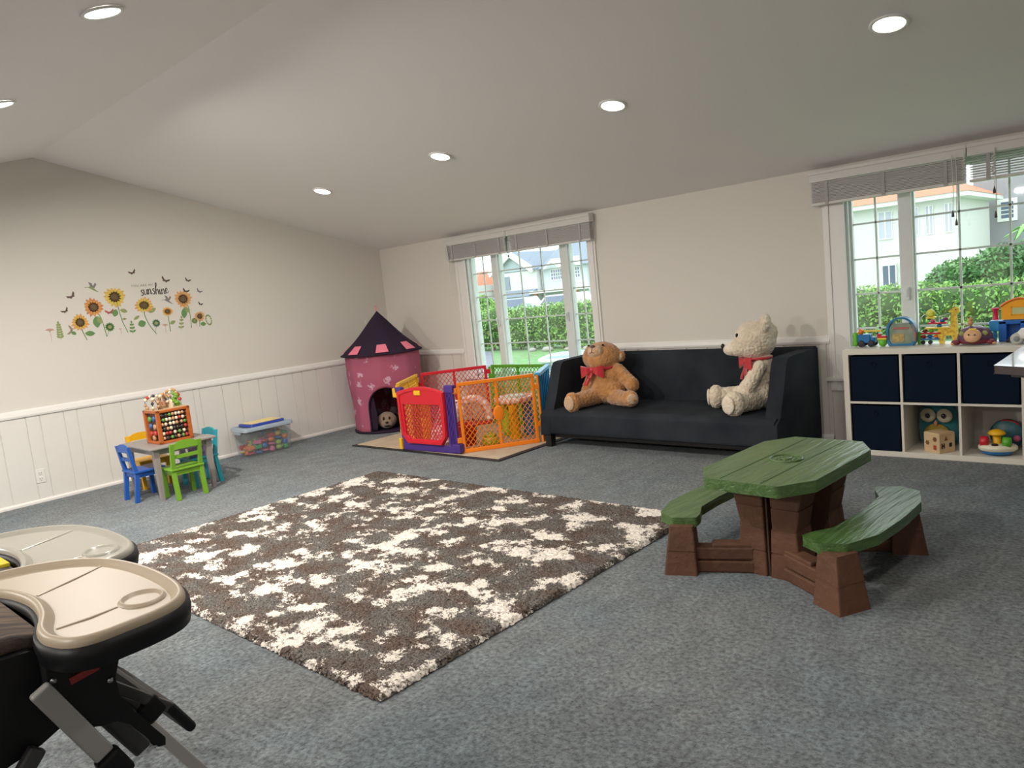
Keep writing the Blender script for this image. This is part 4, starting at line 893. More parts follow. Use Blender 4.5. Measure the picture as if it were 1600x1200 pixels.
m = MB(); m.torus((0,0,0), .088, .010, 30, 8, T=Matrix.Translation((0,-.02,.108)) @ Matrix.Rotation(PI/2,4,'X'), a0=.2, a1=1.9); m.build('red_rim', REDT, t)
m = MB(); m.ell((.06,-.05,.085),(.022,.016,.022),12,8); m.build('pink_knob', plastic('toy_pink',(.6,.12,.25)), t)

# toys on top of the shelf (top at z = .77)
ZT = .7705
def wheel(m, x, y, z, r, w=.016): m.lathe([(.001,-w),(r*.8,-w),(r,-w*.6),(r,w*.6),(r*.8,w),(.001,w)], 20, T=Matrix.Translation((x,y,z)) @ Matrix.Rotation(PI/2,4,'X'))
BKT = plastic('black_tyre',(.02,.02,.03),.6); ORT = plastic('bright_orange_plastic',(.85,.20,.02)); GRT = plastic('grass_green_plastic',(.14,.50,.04)); YLT = plastic('sun_yellow_plastic',(.85,.62,.05)); WHT = WPL
t = thing('toy_truck', 'small green and blue toy truck with orange hammer, leftmost toy on the shelf top', 'toy truck', (5.825,-.24,ZT))
m = MB(); m.lathe([(.001,.004),(.02,.006),(.024,.03),(.017,.055),(.022,.085),(.012,.105),(.001,.108)], 18, c=(-.078,-.005,0)); m.build('green_figure', GRT, t)
m = MB(); m.box(-.055,-.035,.028,.03,.035,.092); m.box(.03,-.03,.028,.06,.03,.07); m.build('blue_wagon', BLUT, t, bevel=.006)
for x in (-.03,.038):
    for y in (-.038,.038): m = MB(); wheel(m,x,y,.024,.024,.008); m.build('wheel', BKT, t)
m = MB(); m.tube([(-.04,-.0,.112),(.10,.0,.112)], [.008,.006], 10); h_ = m.build('hammer_handle', YLT, t)
m = MB(); m.lathe([(.001,-.02),(.018,-.018),(.018,.018),(.001,.02)], 16, T=Matrix.Translation((-.04,0,.108)) @ Matrix.Rotation(.5,4,'Y')); m.build('hammer_head', ORT, h_)
t = thing('toy_cart', 'tiny green and red toy cart between the blue truck and the blue arched case', 'toy cart', (5.935,-.25,ZT))
m = MB(); m.lathe([(.012,.0),(.026,.014),(.030,.05),(.001,.05)], 14); m.build('green_body', GRT, t)
m = MB(); m.box(-.03,-.022,.05,.03,.022,.062); m.build('yellow_layer', YLT, t, bevel=.003)
m = MB(); m.box(-.034,-.02,.062,.03,.02,.078); m.box(-.034,-.016,.078,-.01,.016,.092); m.build('red_cab', REDT, t, bevel=.004)
t = thing('toy_case', 'round topped blue toy carry case with printed front on the shelf top', 'toy case', (6.055,-.22,ZT))
def arch_poly(w_, h_, r_): return [(-w_+.02,0),(w_-.02,0),(w_,.03),(w_,h_-w_)] + [(w_*math.cos(a),h_-w_+w_*math.sin(a)) for a in [PI*k/18 for k in range(1,18)]] + [(-w_,h_-w_),(-w_,.03)]
po_ = arch_poly(.098,.205,0); pi_ = [(x*.82, .02+(z-.02)*.80+.0) for x,z in po_]
m = MB(); n_ = len(po_); gate_ring(m, po_, [(x*.80, .015+z*.86) for x,z in po_], -.035, .035, Matrix.Identity(4)); m.build('blue_rim', plastic('case_blue',(.02,.18,.36)), t, bevel=.003, weld=True)
m = MB(); m.prism([(x*.83,.01+z*.82) for x,z in arch_poly(.098,.205,0) if z < .185], -.026, .026, 0, TY); cb = m.build('case_panel', mat('printed_panel',(.17,.25,.17),.5,col2=(.30,.32,.26),vscale=14), t)
m = MB(); m.box(-.055,-.030,.03,.02,-.026,.085); m.build('yellow_print', mat('print_yellow',(.55,.42,.12),.5,col2=(.35,.25,.10),vscale=60), cb)
m = MB(); m.box(-.045,-.030,.118,.05,-.026,.132); m.build('red_print', mat('print_red',(.45,.12,.12),.5), cb)
m = MB(); m.tube(spline([(.088,-.037,.03),(.093,-.037,.08),(.09,-.037,.12),(.075,-.037,.15)],5), .012, 8); m.build('coloured_beads', mat('print_multi',(.60,.15,.06),.5,col2=(.10,.25,.30),vscale=50), t)
t = thing('giraffe_bead_toy', 'yellow toy giraffe with coloured sliding bead ramps on the shelf top', 'bead toy', (6.282,-.17,ZT))
GY = mat('giraffe_yellow',(.82,.62,.06),.4,col2=(.62,.36,.03),vscale=55,detail=1)
m = MB(); m.prism([(.0,.0),(.028,0),(.034,.055),(.075,.055),(.082,.0),(.112,.0),(.112,.10),(.108,.20),(.128,.215),(.122,.245),(.098,.252),(.062,.225),(.078,.21),(.068,.11),(.0,.115),(-.012,.08)][::1], -.014, .014, 0, TY); g = m.build('giraffe_body', GY, t, bevel=.004)
m = MB(); m.ell((.105,-.016,.232),(.004,.004,.004),8,6); m.build('eye', EYE, g)
m = MB(); m.cyl((.098,0,.25),(.094,0,.268),.003,n=6); m.ell((.094,0,.27),(.006,.006,.006),8,6); m.build('horn', GY, g)
for k,(z,M,x0,x1) in enumerate(((.035,plastic('rail_blue',(.03,.16,.45)),-.13,.0),(.075,REDT,-.12,.01),(.11,YLT,-.09,.06),(.145,REDT,-.07,.05),(.185,YLT,-.08,-.02))):
    m = MB(); m.box(x0,-.025,z-.006,x1,.025,z+.006); m.build('ramp', M, t, bevel=.004)
for k,(x,z,M) in enumerate(((-.10,.052,REDT),(-.06,.052,BLUT),(-.02,.052,ORT),(-.09,.092,plastic('maroon_bead',(.25,.03,.03))),(-.05,.092,GRT),(.0,.125,BLUT),(-.04,.16,plastic('toy_pink',(.6,.12,.25))),(.02,.16,BLUT),(.04,.172,plastic('plum_bead',(.20,.04,.15))))):
    m = MB(); m.ell((x,-.0,z),(.018,.020,.012),12,8); m.build('bead', M, t)
m = MB(); m.lathe([(.001,-.03),(.022,-.02),(.03,0),(.022,.02),(.001,.03)], 6, c=(-.05,0,.215)); m.ell((-.05,-.02,.215),(.03,.01,.024),6,6); m.build('star_knob', plastic('lime_yellow',(.70,.72,.08)), t)
m = MB(); m.box(-.135,-.028,.0,-.115,.028,.09); m.build('green_post', GRT, t, bevel=.004)
m = MB(); m.tube(spline([(-.12,0,.08),(-.125,0,.15),(-.10,0,.20),(-.06,0,.21)],6), .003, 6); m.tube([(.0,0,.115),(.0,0,.19),(.06,0,.205)], .003, 6); m.build('wire', ROD, t)
for x in (-.10,-.055):
    m = MB(); wheel(m,x,-.02,.014,.014,.008); m.build('wheel', BKT, t)
t = thing('dome_toy', 'maroon and purple domed crawling toy with round smiling baby face on the shelf top', 'toy', (6.512,-.262,ZT))
MAR = plastic('maroon_plastic',(.17,.02,.035),.3); PLM = plastic('plum_plastic',(.13,.055,.13),.3); SKN = plastic('peach_plastic',(.72,.42,.22),.35); TANP = plastic('tan_plastic',(.65,.35,.16),.4)
m = MB(); m.lathe([(.10,.018),(.108,.03),(.10,.07),(.075,.105),(.04,.122),(.001,.125)], 32, sy=.75); m.build('dome', PLM, t)
m = MB(); m.lathe([(.08,.008),(.112,.014),(.114,.032),(.108,.036)], 32, sy=.78); m.build('maroon_skirt', MAR, t)
m = MB(); m.ell((0,-.080,.066),(.052,.024,.046),20,14,rot=(-.35,0,0)); f_ = m.build('face', SKN, t)
for s in (-1,1):
    m = MB(); m.ell((s*.017,-.106,.074),(.005,.004,.006),10,8); m.build('eye', EYE, f_)
    m = MB(); m.ell((s*.10,-.055,.022),(.03,.028,.018),14,8); m.build('foot', MAR, t)
    m = MB(); m.ell((s*.118,-.068,.014),(.014,.012,.010),10,8); m.build('toe', TANP, t)
    m = MB(); m.ell((s*.066,-.052,.078),(.018,.010,.018),12,8); m.build('side_button', plastic('olive_button',(.30,.32,.10)), t)
m = MB(); m.tube(spline([(-.014,-.104,.052),(0,-.105,.047),(.014,-.104,.052)],4), .0016, 6); m.build('smile', HOLE, f_)
m = MB(); m.box(-.022,-.085,.100,.022,-.06,.112); m.build('yellow_cap', YLT, t, bevel=.004)
m = MB(); m.ell((-.025,0,.145),(.016,.016,.022),12,8); m.ell((-.022,-.006,.168),(.012,.012,.014),12,8); q = m.build('rider_figure', TANP, t)
m = MB(); m.ell((-.028,.004,.178),(.013,.012,.010),10,8); m.build('hair', plastic('brown_plastic',(.06,.02,.01)), q)
t = thing('toy_garage', 'blue and orange toy house with arched orange roof floor at the right end of shelf', 'toy house', (6.728,-.11,ZT))
OY = plastic('orange_yellow_plastic',(.95,.42,.01)); CBL = plastic('cobalt_plastic',(.01,.13,.50))
m = MB(); m.box(-.10,-.045,0,-.055,.05,.135); m.box(.02,-.045,0,.11,.05,.135); m.box(-.10,-.045,.115,.11,.05,.14); m.box(-.10,.03,0,.11,.05,.13); m.build('blue_house', CBL, t, bevel=.004)
m = MB(); m.prism([(-.085,.145),(.12,.145),(.12,.235)]+[(.0175+.1025*math.cos(a),.235+.045*math.sin(a)) for a in [PI*k/12 for k in range(1,12)]]+[(-.085,.235)], -.03, .04, 0, TY); u_ = m.build('orange_cabin', OY, t, bevel=.005)
m = MB(); m.tube(spline([(-.09,-.032,.232),(-.05,-.034,.262),(.0175,-.034,.282),(.08,-.034,.262),(.125,-.032,.232)],6), .007, 8); m.build('arched_roof_edge', ORT, u_)
m = MB(); m.box(-.025,-.034,.18,.07,-.030,.222); m.build('window_panel', mat('pale_window_panel',(.55,.60,.30),.4), u_)
m = MB(); m.box(-.03,-.036,.174,.075,-.033,.18); m.box(-.03,-.036,.222,.075,-.033,.228); m.box(-.03,-.036,.174,-.024,-.033,.228); m.box(.069,-.036,.174,.075,-.033,.228); m.build('window_frame', OY, u_)
m = MB(); m.lathe([(.022,.0),(.016,.01),(.014,.06),(.024,.07),(.022,.078),(.001,.078)], 18, c=(-.122,0,.145)); m.build('red_tower', plastic('crimson_plastic',(.62,.01,.09)), t)
m = MB(); m.box(-.155,-.04,.07,-.095,.04,.14); m.lathe([(.010,.0),(.012,.07)], 12, c=(-.125,-.02,0)); m.build('blue_step', plastic('sky_blue_plastic',(.03,.28,.62)), t, bevel=.004)
t = thing('toy_telephone', 'white toy vehicle with big grey wheels in front of the blue toy house', 'toy vehicle', (6.775,-.30,ZT))
m = MB(); m.lathe([(.02,.03),(.05,.04),(.055,.07),(.03,.10),(.001,.105)], 24, c=(.03,0,0)); m.build('body', WHT, t)
for x,y in ((-.02,-.03),(.08,-.03),(-.02,.035),(.08,.035)):
    m = MB(); wheel(m,x,y,.036,.036,.011); w_ = m.build('wheel', mat('pale_grey_plastic',(.50,.49,.46),.4), t)
    m = MB(); wheel(m,x,y-.004,.036,.018,.012); m.build('hub', mat('mid_grey_plastic',(.25,.26,.27),.4), w_)
bpy.data.objects['toy_telephone'].name = 'toy_car'
t = thing('toy_car', 'tiny dark blue toy car inside the blue toy house doorway', 'toy car', (6.70,-.20,ZT))
m = MB(); m.box(-.022,-.012,.008,.022,.012,.022); m.box(-.012,-.010,.022,.012,.010,.034); m.build('car_body', plastic('navy_plastic',(.02,.02,.08)), t, bevel=.003)
for x in (-.014,.014):
    for y in (-.012,.012): m = MB(); wheel(m,x,y,.008,.008,.003); m.build('wheel', BKT, t)

# ---------------------------------------------------------------- dark counter corner
CTOP = mat('dark_polished_wood', (.045,.022,.018), .10, spec=.8, coat=.6, bump=.02, bscale=40)
t = thing('dining_table', 'corner of a dark polished wooden table top at the right edge of the photo', 'table', (7.9,-1.9,0), world=True)
m = MB(); m.prism([(6.973,-2.373),(7.10,-2.435),(7.7,-2.66),(8.6,-2.66),(8.6,-1.0),(7.2,-1.0),(6.985,-1.25)], .885, .92, 0); m.build('tabletop', CTOP, t, bevel=.006, seg=3)
m = MB(); m.prism([(7.03,-2.35),(7.12,-2.39),(7.7,-2.60),(8.54,-2.60),(8.54,-1.06),(7.24,-1.06),(7.04,-1.28)], .868, .886, 0); m.build('edge_moulding', mat('grey_edge_moulding',(.06,.055,.05),.4), t, bevel=.003)
m = MB(); m.box(7.62,-2.3,0,8.4,-1.3,.87); m.build('cabinet_base', CTOP, t, bevel=.004)

# ---------------------------------------------------------------- high chairs
CREAM = plastic('cream_tray_plastic', (.40,.325,.235), .42); BLKP = plastic('black_chair_plastic', (.006,.006,.007), .5, spec=.25); SILV = mat('silver_painted_tube', (.34,.33,.32), .4, metal=.3); GREYT = mat('dark_grey_tube', (.04,.04,.042), .4); SEATF = mat('brown_seat_fabric', (.16,.11,.075), .9, bump=.3, bscale=120, col2=(.05,.04,.035), vscale=10, stretch=(6,1,1)); BOLT = mat('bolt_metal', (.4,.4,.4), .3, metal=1)
hc = thing('high_chair', 'high chair with warm cream tray on black frame, nearest the camera at lower left', 'high chair', (5.88,-5.75,0), group='high chairs with cream trays', world=True)
out = [(5.60,-5.74),(5.585,-5.66),(5.61,-5.56),(5.665,-5.485),(5.74,-5.437),(5.83,-5.413),(5.94,-5.404),(6.05,-5.408),(6.13,-5.424),(6.178,-5.455),(6.198,-5.50),(6.204,-5.56),(6.203,-5.615),(6.180,-5.65),(6.13,-5.668),(6.085,-5.668),(6.05,-5.661),(5.985,-5.640),(5.90,-5.628),(5.82,-5.632),(5.75,-5.650),(5.70,-5.69),(5.67,-5.74)]
outp = [(p.x,p.y) for p in spline([(a,b,0) for a,b in out], 4, True)]
def inset(poly, d):
    n = len(poly); r_ = []; ar = sum(poly[i][0]*poly[(i+1)%n][1]-poly[(i+1)%n][0]*poly[i][1] for i in range(n)); s = 1 if ar > 0 else -1
    for i in range(n):
        a = Vector(poly[i-1]); c_ = Vector(poly[(i+1)%n]); tt = (c_-a).normalized(); r_.append((poly[i][0]-s*tt.y*d, poly[i][1]+s*tt.x*d))
    return r_
if sum(outp[i][0]*outp[(i+1)%len(outp)][1]-outp[(i+1)%len(outp)][0]*outp[i][1] for i in range(len(outp))) < 0: outp = outp[::-1]
def ring_(poly, z): return [(x,y,z) for x,y in poly]
m = MB(); m.loft([ring_(inset(outp,.006),.872), ring_(inset(outp,.001),.888), ring_(outp,.908), ring_(inset(outp,.003),.9165), ring_(inset(outp,.009),.920), ring_(inset(outp,.014),.918), ring_(inset(outp,.020),.909), ring_(inset(outp,.027),.906)])
tr_ = m.build('tray', CREAM, hc)
m = MB(); m.lathe([(.030,.905),(.036,.9055),(.041,.912),(.045,.9125),(.050,.9065)], 36, c=(6.075,-5.485,0), sx=1.0, sy=.85, caps=False); m.build('cup_holder', CREAM, tr_)
m = MB(); m.tube([(5.835,-5.60,.905),(5.80,-5.52,.906),(5.765,-5.455,.905)], .0045, 8, flat=.8); m.build('tray_rib', CREAM, tr_)
m = MB(); m.tube([(6.072,-5.635,.905),(6.078,-5.58,.906),(6.070,-5.53,.905)], .0045, 8, flat=.8); m.build('tray_rib', CREAM, tr_)
m = MB(); bandp = [p for p in outp]
m.loft([ring_(inset(outp,.012),.855), ring_(inset(outp,-.004),.862), ring_(inset(outp,-.008),.885), ring_(inset(outp,-.006),.903), ring_(inset(outp,.010),.903)]); 
bn = m.build('tray_support', BLKP, hc)
side = [(-5.672,.87),(-5.66,.885),(-5.53,.885),(-5.535,.858),(-5.557,.826),(-5.568,.795),(-5.566,.760),(-5.545,.715),(-5.50,.640),(-5.502,.625),(-5.515,.628),(-5.535,.66),(-5.559,.698),(-5.578,.714),(-5.600,.716),(-5.625,.726),(-5.655,.770),(-5.676,.815)]
for x0 in (6.075,5.65):
    m = MB(); m.prism([(a,b) for a,b in side], x0, x0+.045, 0, TX); sp_ = m.build('side_frame', BLKP, hc, bevel=.006)
    for (y,z) in ((-5.578,.795),(-5.665,.835)): m = MB(); m.lathe([(.001,0),(.006,0),(.005,.003),(.001,.004)], 12, T=Matrix.Translation((x0+.045,y,z)) @ Matrix.Rotation(PI/2,4,'Y')); m.build('bolt', BOLT, sp_)
m = MB(); m.cbox((6.122,-5.617,.826),(.004,.05,.014),0,(.15,0,0)); m.build('red_release_tab', mat('dark_red_plastic',(.22,.01,.012),.4), hc, bevel=.002)
# legs: flattened tubes with dark sleeves
for x in (6.125,5.655):
    f0, f1 = Vector((x,-5.690,.832)), Vector((x,-5.609,.666)); d = (f1-f0).normalized()
    m = MB(); m.bar(f0, f1, .020, .036); lg = m.build('front_leg', SILV, hc, bevel=.006, seg=3)
    m = MB(); m.bar(f1-d*.0, f1+d*.06, .030, .046); m.build('leg_joint', BLKP, lg, bevel=.008)
    ft = f1+d*((f1.z-.03)/abs(d.z)); m = MB(); m.bar(f1+d*.05, ft, .018, .032); m.build('lower_tube', SILV, lg, bevel=.006)
    m = MB(); m.bar(ft-d*.03, ft+d*.03, .03, .045); m.build('foot_cap', BLKP, lg, bevel=.008)
    r0, r1 = Vector((x-.03,-5.70,.72)), Vector((x-.03,-6.30,.03))
    m = MB(); m.bar(r0, r1, .018, .032); m.build('rear_leg', GREYT, hc, bevel=.006)
for x in (6.04,5.72): m = MB(); m.bar((x,-5.575,.70),(x+.01,-5.52,.60),.018,.034); m.build('inner_strut', GREYT, hc, bevel=.005)
# foot rest
m = MB(); T2 = Matrix.Translation((5.88,-5.445,.640)) @ Matrix.Rotation(-1.05,4,'X'); m.box(-.15,-.012,-.012,.15,.075,.010,0,T2); m.box(-.15,-.06,-.05,.15,-.010,.0,0,T2); m.build('footrest', BLKP, hc, bevel=.010, seg=3)
for x in (5.74,6.02):
    m = MB(); m.bar((x,-5.57,.76),(x,-5.45,.645),.016,.022); m.build('footrest_arm', GREYT, hc, bevel=.004)
# seat bucket, fabric pad and back
m = MB(); m.prism([(-5.675,.885),(-5.655,.84),(-5.64,.735),(-5.69,.712),(-5.80,.685),(-5.98,.70),(-6.06,.72),(-6.20,1.22),(-6.17,1.23),(-6.02,.90)], 5.695, 6.075, 0, TX); m.build('seat_shell', BLKP, hc, bevel=.012, seg=3)
m = MB(); m.loft([[(5.72,-5.645,.868),(6.05,-5.645,.868),(6.05,-5.652,.900),(5.72,-5.652,.900)],[(5.715,-5.70,.885),(6.055,-5.70,.885),(6.055,-5.70,.915),(5.715,-5.70,.915)],[(5.71,-5.85,.89),(6.06,-5.85,.89),(6.06,-5.85,.93),(5.71,-5.85,.93)],[(5.71,-6.04,.93),(6.06,-6.04,.93),(6.06,-6.0,.96),(5.71,-6.0,.96)]], smooth=True); m.build('seat_pad', SEATF, hc, bevel=.008)
c2_ = copy_tree(hc); c2_.scale = (1.08,1.08,.925); c2_.location = (5.52-(6.204-5.88)*1.08, -5.245-(-5.404+5.75)*1.08, 0); c2_['label'] = 'high chair whose glossy cream tray is half hidden behind the nearer high chair'
WHG = plastic('pale_tray_plastic', (.42,.40,.345), .2)
for ch in c2_.children_recursive:
    if ch.data and ch.data.materials and ch.data.materials[0] == CREAM:
        ch.data = ch.data.copy(); ch.data.materials[0] = WHG
o = MB(); o.box(-.05,-.03,0,.05,.03,.012); o = o.build('cloth_strap', mat('yellow_strap',(.65,.52,.02),.8), bevel=.003); o.location = (5.20,-5.545,.835); tag(o, 'yellow strap lying on the seat of the farther high chair', 'strap')

# ---------------------------------------------------------------- wall stickers (flat vinyl on the left wall)
def vin(name, col): return mat(name, col, .6)
SY, SO, SB_ = vin('sticker_yellow',(.72,.52,.10)), vin('sticker_orange',(.70,.32,.09)), vin('sticker_brown',(.13,.065,.03))
SG, SG2, SK, SR = vin('sticker_green',(.13,.27,.09)), vin('sticker_olive',(.27,.33,.12)), vin('sticker_black',(.035,.025,.02)), vin('sticker_red',(.42,.08,.06))
SGY, SPK = vin('sticker_grey',(.22,.20,.20)), vin('sticker_rose',(.52,.30,.24))
WXF = .0006
def flat(m, poly, k=0): m.prism(poly, WXF+.0004*k, WXF+.0004*k+.0006, 0, TX)
def rot(poly, a, c=(0,0), s=1): return [(c[0]+s*(x*math.cos(a)-y*math.sin(a)), c[1]+s*(x*math.sin(a)+y*math.cos(a))) for x,y in poly]
def leafp(l, w): return [(0,0)]+[(l*k/6, w*math.sin(PI*k/6)**.8) for k in range(1,6)]+[(l,0)]+[(l*k/6, -w*math.sin(PI*k/6)**.8) for k in range(5,0,-1)]
def strip(m, pts, w, k=0):
    P_ = [Vector((a,b,0)) for a,b in pts]
    for a,b in zip(P_[:-1],P_[1:]):
        d = (b-a); 
        if d.length < 1e-6: continue
        n_ = Vector((-d.y,d.x,0)).normalized()*w/2; e = d.normalized()*w*.2
        flat(m, [tuple((a-n_-e)[:2]),tuple((b-n_+e)[:2]),tuple((b+n_+e)[:2]),tuple((a+n_-e)[:2])], k)
def sunflower(c, r, M, M2, stem, leaves, label, squash=1.0):
    t = thing('sunflower_sticker', label, 'wall sticker', (0,c[0],c[1]), group='sunflower wall stickers', world=True)
    m = MB(); strip(m, [(p.x,p.y) for p in spline([(a,b,0) for a,b in [(c[0]+(stem[0][0]-c[0])*.5,c[1]-r*.5)]+stem],5)], .007, 0); m.build('stem', SG, t)
    for li_,(lx,lz,la,ll,lw,lm) in enumerate(leaves):
        m = MB(); flat(m, rot(leafp(ll,lw), la, (lx,lz)), 1+li_*.3); m.build('leaf', lm, t)
    for lay,(n,rr_,MM,ph) in enumerate(((15,1.0,M2,.1),(13,.86,M,.35))):
        m = MB()
        for k in range(n):
            a = 2*PI*k/n+ph; l_ = r*rr_*(1+.10*math.sin(k*5.1+c[0]*9)); flat(m, [(c[0]+(x-c[0])*1.0, c[1]+(y-c[1])*squash) for x,y in rot(leafp(l_, r*.185), a, c)], 2+lay)
        m.build('petals', MM, t)
    m = MB(); flat(m, [(c[0]+r*.36*math.cos(a), c[1]+r*.36*math.sin(a)*squash) for a in [2*PI*k/20 for k in range(20)]], 4); hd_ = m.build('flower_centre', SB_, t)
    m = MB(); flat(m, [(c[0]+r*.2*math.cos(a), c[1]+r*.2*math.sin(a)*squash) for a in [2*PI*k/16 for k in range(16)]], 5); m.build('centre_disc', vin('sticker_dark_olive',(.12,.10,.04)), hd_)
sunflower((-3.219,1.765),.098,SY,vin('sticker_gold',(.66,.43,.08)),[(-3.20,1.65),(-3.185,1.53),(-3.15,1.42)],[(-3.19,1.64,-.35,.07,.020,SG2),(-3.19,1.55,.0,.05,.010,SG2),(-3.225,1.65,-1.9,.075,.028,SG)],'largest all yellow sunflower sticker, third flower from the left')
sunflower((-3.419,1.684),.088,SO,vin('sticker_rust',(.58,.22,.08)),[(-3.37,1.58),(-3.355,1.49),(-3.345,1.40)],[(-3.41,1.60,-1.6,.11,.034,SG),(-3.40,1.60,-1.25,.08,.022,SG2)],'tall orange sunflower sticker, second flower from the left')
sunflower((-3.554,1.554),.078,vin('sticker_amber',(.70,.42,.08)),SO,[(-3.545,1.47),(-3.52,1.39)],[(-3.53,1.45,-.1,.09,.024,SG),(-3.60,1.45,2.6,.05,.016,SG)],'leftmost sunflower sticker, amber and low on the wall')
sunflower((-2.961,1.665),.092,SY,SO,[(-2.97,1.57),(-2.94,1.47),(-2.885,1.375)],[(-2.93,1.59,.45,.085,.020,SG2),(-3.02,1.57,3.7,.07,.014,SG2),(-2.97,1.50,3.4,.08,.034,SG)],'yellow and orange sunflower sticker below the lettering',.85)
sunflower((-2.744,1.585),.058,SO,SY,[(-2.745,1.50),(-2.745,1.385)],[(-2.74,1.46,.4,.065,.018,SG2)],'small yellow sunflower sticker below the grey hummingbird',.8)
sunflower((-2.569,1.698),.090,vin('sticker_peach',(.66,.36,.14)),SO,[(-2.525,1.60),(-2.523,1.50),(-2.528,1.40)],[(-2.57,1.61,-1.75,.11,.030,SG),(-2.56,1.62,-1.2,.07,.02,SG2)],'tall orange sunflower sticker, second flower from the right')
sunflower((-2.425,1.509),.055,vin('sticker_tan',(.62,.38,.18)),SO,[(-2.435,1.45),(-2.44,1.40)],[(-2.43,1.43,-.1,.06,.022,SG)],'rightmost sunflower sticker, small and brownish')
def butterfly(c, s, a, M, label, two=False):
    t = thing('butterfly_sticker', label, 'wall sticker', (0,c[0],c[1]), group='butterfly wall stickers', world=True)
    for sg in (-1,1):
        m = MB(); flat(m, rot([(0,0),(sg*.45,.35),(sg*1.0,.75),(sg*.95,.25),(sg*.5,-.15)], a, c, s)); flat(m, rot([(0,-.02),(sg*.5,-.12),(sg*.55,-.38),(sg*.2,-.35)], a, c, s)); m.build('wing', M, t)
    m = MB(); flat(m, rot([(-.06,-.35),(.06,-.35),(.05,.2),(-.05,.2)], a, c, s), 1); m.build('body', SK, t)
BD = vin('sticker_dark_brown',(.10,.055,.04))
for c,s,a,M,lb in (((-3.02,1.986),.036,.35,BD,'dark butterfly sticker highest above the flowers'),((-2.72,1.895),.042,-.5,BD,'dark butterfly sticker right above the end of the lettering'),((-2.494,1.882),.032,-.45,BD,'dark butterfly sticker above the tall orange flower at right'),((-2.392,1.764),.032,-.6,SGY,'grey butterfly sticker at the upper right edge of the flowers'),((-2.399,1.633),.026,-.5,SK,'small black butterfly sticker just above the rightmost sunflower'),((-3.586,1.798),.040,.6,BD,'spread winged butterfly sticker at upper left'),((-3.659,1.669),.034,.55,BD,'dark butterfly sticker at the far left above the ferns'),((-2.53,1.775),.035,-.4,SK,'black butterfly sticker sitting on the tall orange flower'),((-3.285,1.625),.040,.1,SR,'red butterfly sticker under the largest yellow sunflower'),((-3.64,1.49),.042,1.3,vin('sticker_taupe',(.30,.24,.15)),'taupe butterfly sticker perched beside the leftmost sunflower')):
    butterfly(c,s,a,M,lb)
def hummer(c, s, flip, M, label):
    t = thing('hummingbird_sticker', label, 'wall sticker', (0,c[0],c[1]), group='hummingbird wall stickers', world=True)
    f = -1 if flip else 1
    m = MB(); flat(m, [(c[0]+f*x*s,c[1]+y*s) for x,y in [(-.6,.1),(-.3,.3),(.1,.1),(.6,-.45),(.9,-.7),(.55,-.62),(0,-.3),(-.35,-.05)]]); m.build('body', M, t)
    m = MB(); flat(m, [(c[0]+f*x*s,c[1]+y*s) for x,y in [(-.2,.15),(-.45,.95),(.0,.75),(.2,.1)]],1); flat(m, [(c[0]+f*x*s,c[1]+y*s) for x,y in [(.05,.1),(.5,.8),(.7,.5),(.3,-.05)]],1); m.build('wings', SGY, t)
    m = MB(); strip(m, [(c[0]-f*.55*s,c[1]+.15*s),(c[0]-f*1.05*s,c[1]+.1*s)], .003); m.build('beak', SK, t)
hummer((-3.402,1.862),.06,False,SG2,'green hummingbird sticker flying above the orange sunflower at left')
hummer((-2.726,1.695),.055,False,SGY,'grey hummingbird sticker between the lettering and the small sunflower')
def sprig(c, h, M, label, n=5, w=.022, lean=0):
    t = thing('leaf_sprig_sticker', label, 'wall sticker', (0,c[0],c[1]), group='leafy sprig wall stickers', world=True)
    m = MB(); strip(m, [(c[0],c[1]),(c[0]+lean*.5,c[1]+h*.5),(c[0]+lean,c[1]+h)], .003); m.build('stem', M, t)
    for k in range(n):
        for sg in (-1,1):
            u = (k+.5)/n; m = MB(); flat(m, rot(leafp(.035*(1.1-.5*u), w*.45), (.6 if sg > 0 else PI-.6), (c[0]+lean*u,c[1]+h*u)), 1); m.build('leaf', M, t)
    m = MB(); flat(m, rot(leafp(.03,w*.4), PI/2, (c[0]+lean,c[1]+h)), 1); m.build('leaf', M, t)
sprig((-3.735,1.42),.135,SG2,'bushy leafy sprig sticker at the far left end',6)
sprig((-3.105,1.40),.10,SG,'leafy sprig sticker in the gap in the middle of the flowers',3)
sprig((-2.635,1.39),.11,SG2,'leafy sprig sticker left of the tall orange sunflower at right',3,lean=.02)
def seedhead(c, r, foot, M, label, umbrella=False):
    t = thing('small_flower_sticker', label, 'wall sticker', (0,c[0],c[1]), group='small flower wall stickers', world=True)
    m = MB(); strip(m, [(c[0],c[1]-r*.3),((c[0]+foot[0])/2+.004,(c[1]+foot[1])/2),foot], .003); m.build('stem', M, t)
    m = MB(); n = 12
    if umbrella: flat(m, [(c[0]-r,c[1]+r*.3),(c[0]-r*.5,c[1]+r*.55),(c[0],c[1]+r*.6),(c[0]+r*.6,c[1]+r*.5),(c[0]+r,c[1]+r*.15),(c[0]+r*.2,c[1]+r*.05),(c[0],c[1]-r*.35),(c[0]-r*.2,c[1]+r*.1)],1)
    else:
        for k in range(n): flat(m, rot(leafp(r,r*.24), 2*PI*k/n, c), 1)
    m.build('bloom', M, t)
    if not umbrella: m = MB(); flat(m, [(c[0]+r*.45*math.cos(a), c[1]+r*.45*math.sin(a)) for a in [2*PI*k/14 for k in range(14)]], 2); m.build('bloom_centre', SG2, t)
seedhead((-3.305,1.487),.045,(-3.345,1.40),SG,'green budding flower sticker right of the tall orange one at left')
seedhead((-2.872,1.481),.042,(-2.895,1.39),vin('sticker_blue_green',(.12,.26,.19)),'blue green budding flower sticker in the middle of the row')
seedhead((-2.485,1.468),.034,(-2.47,1.41),SG2,'round olive flower sticker left of the rightmost sunflower')
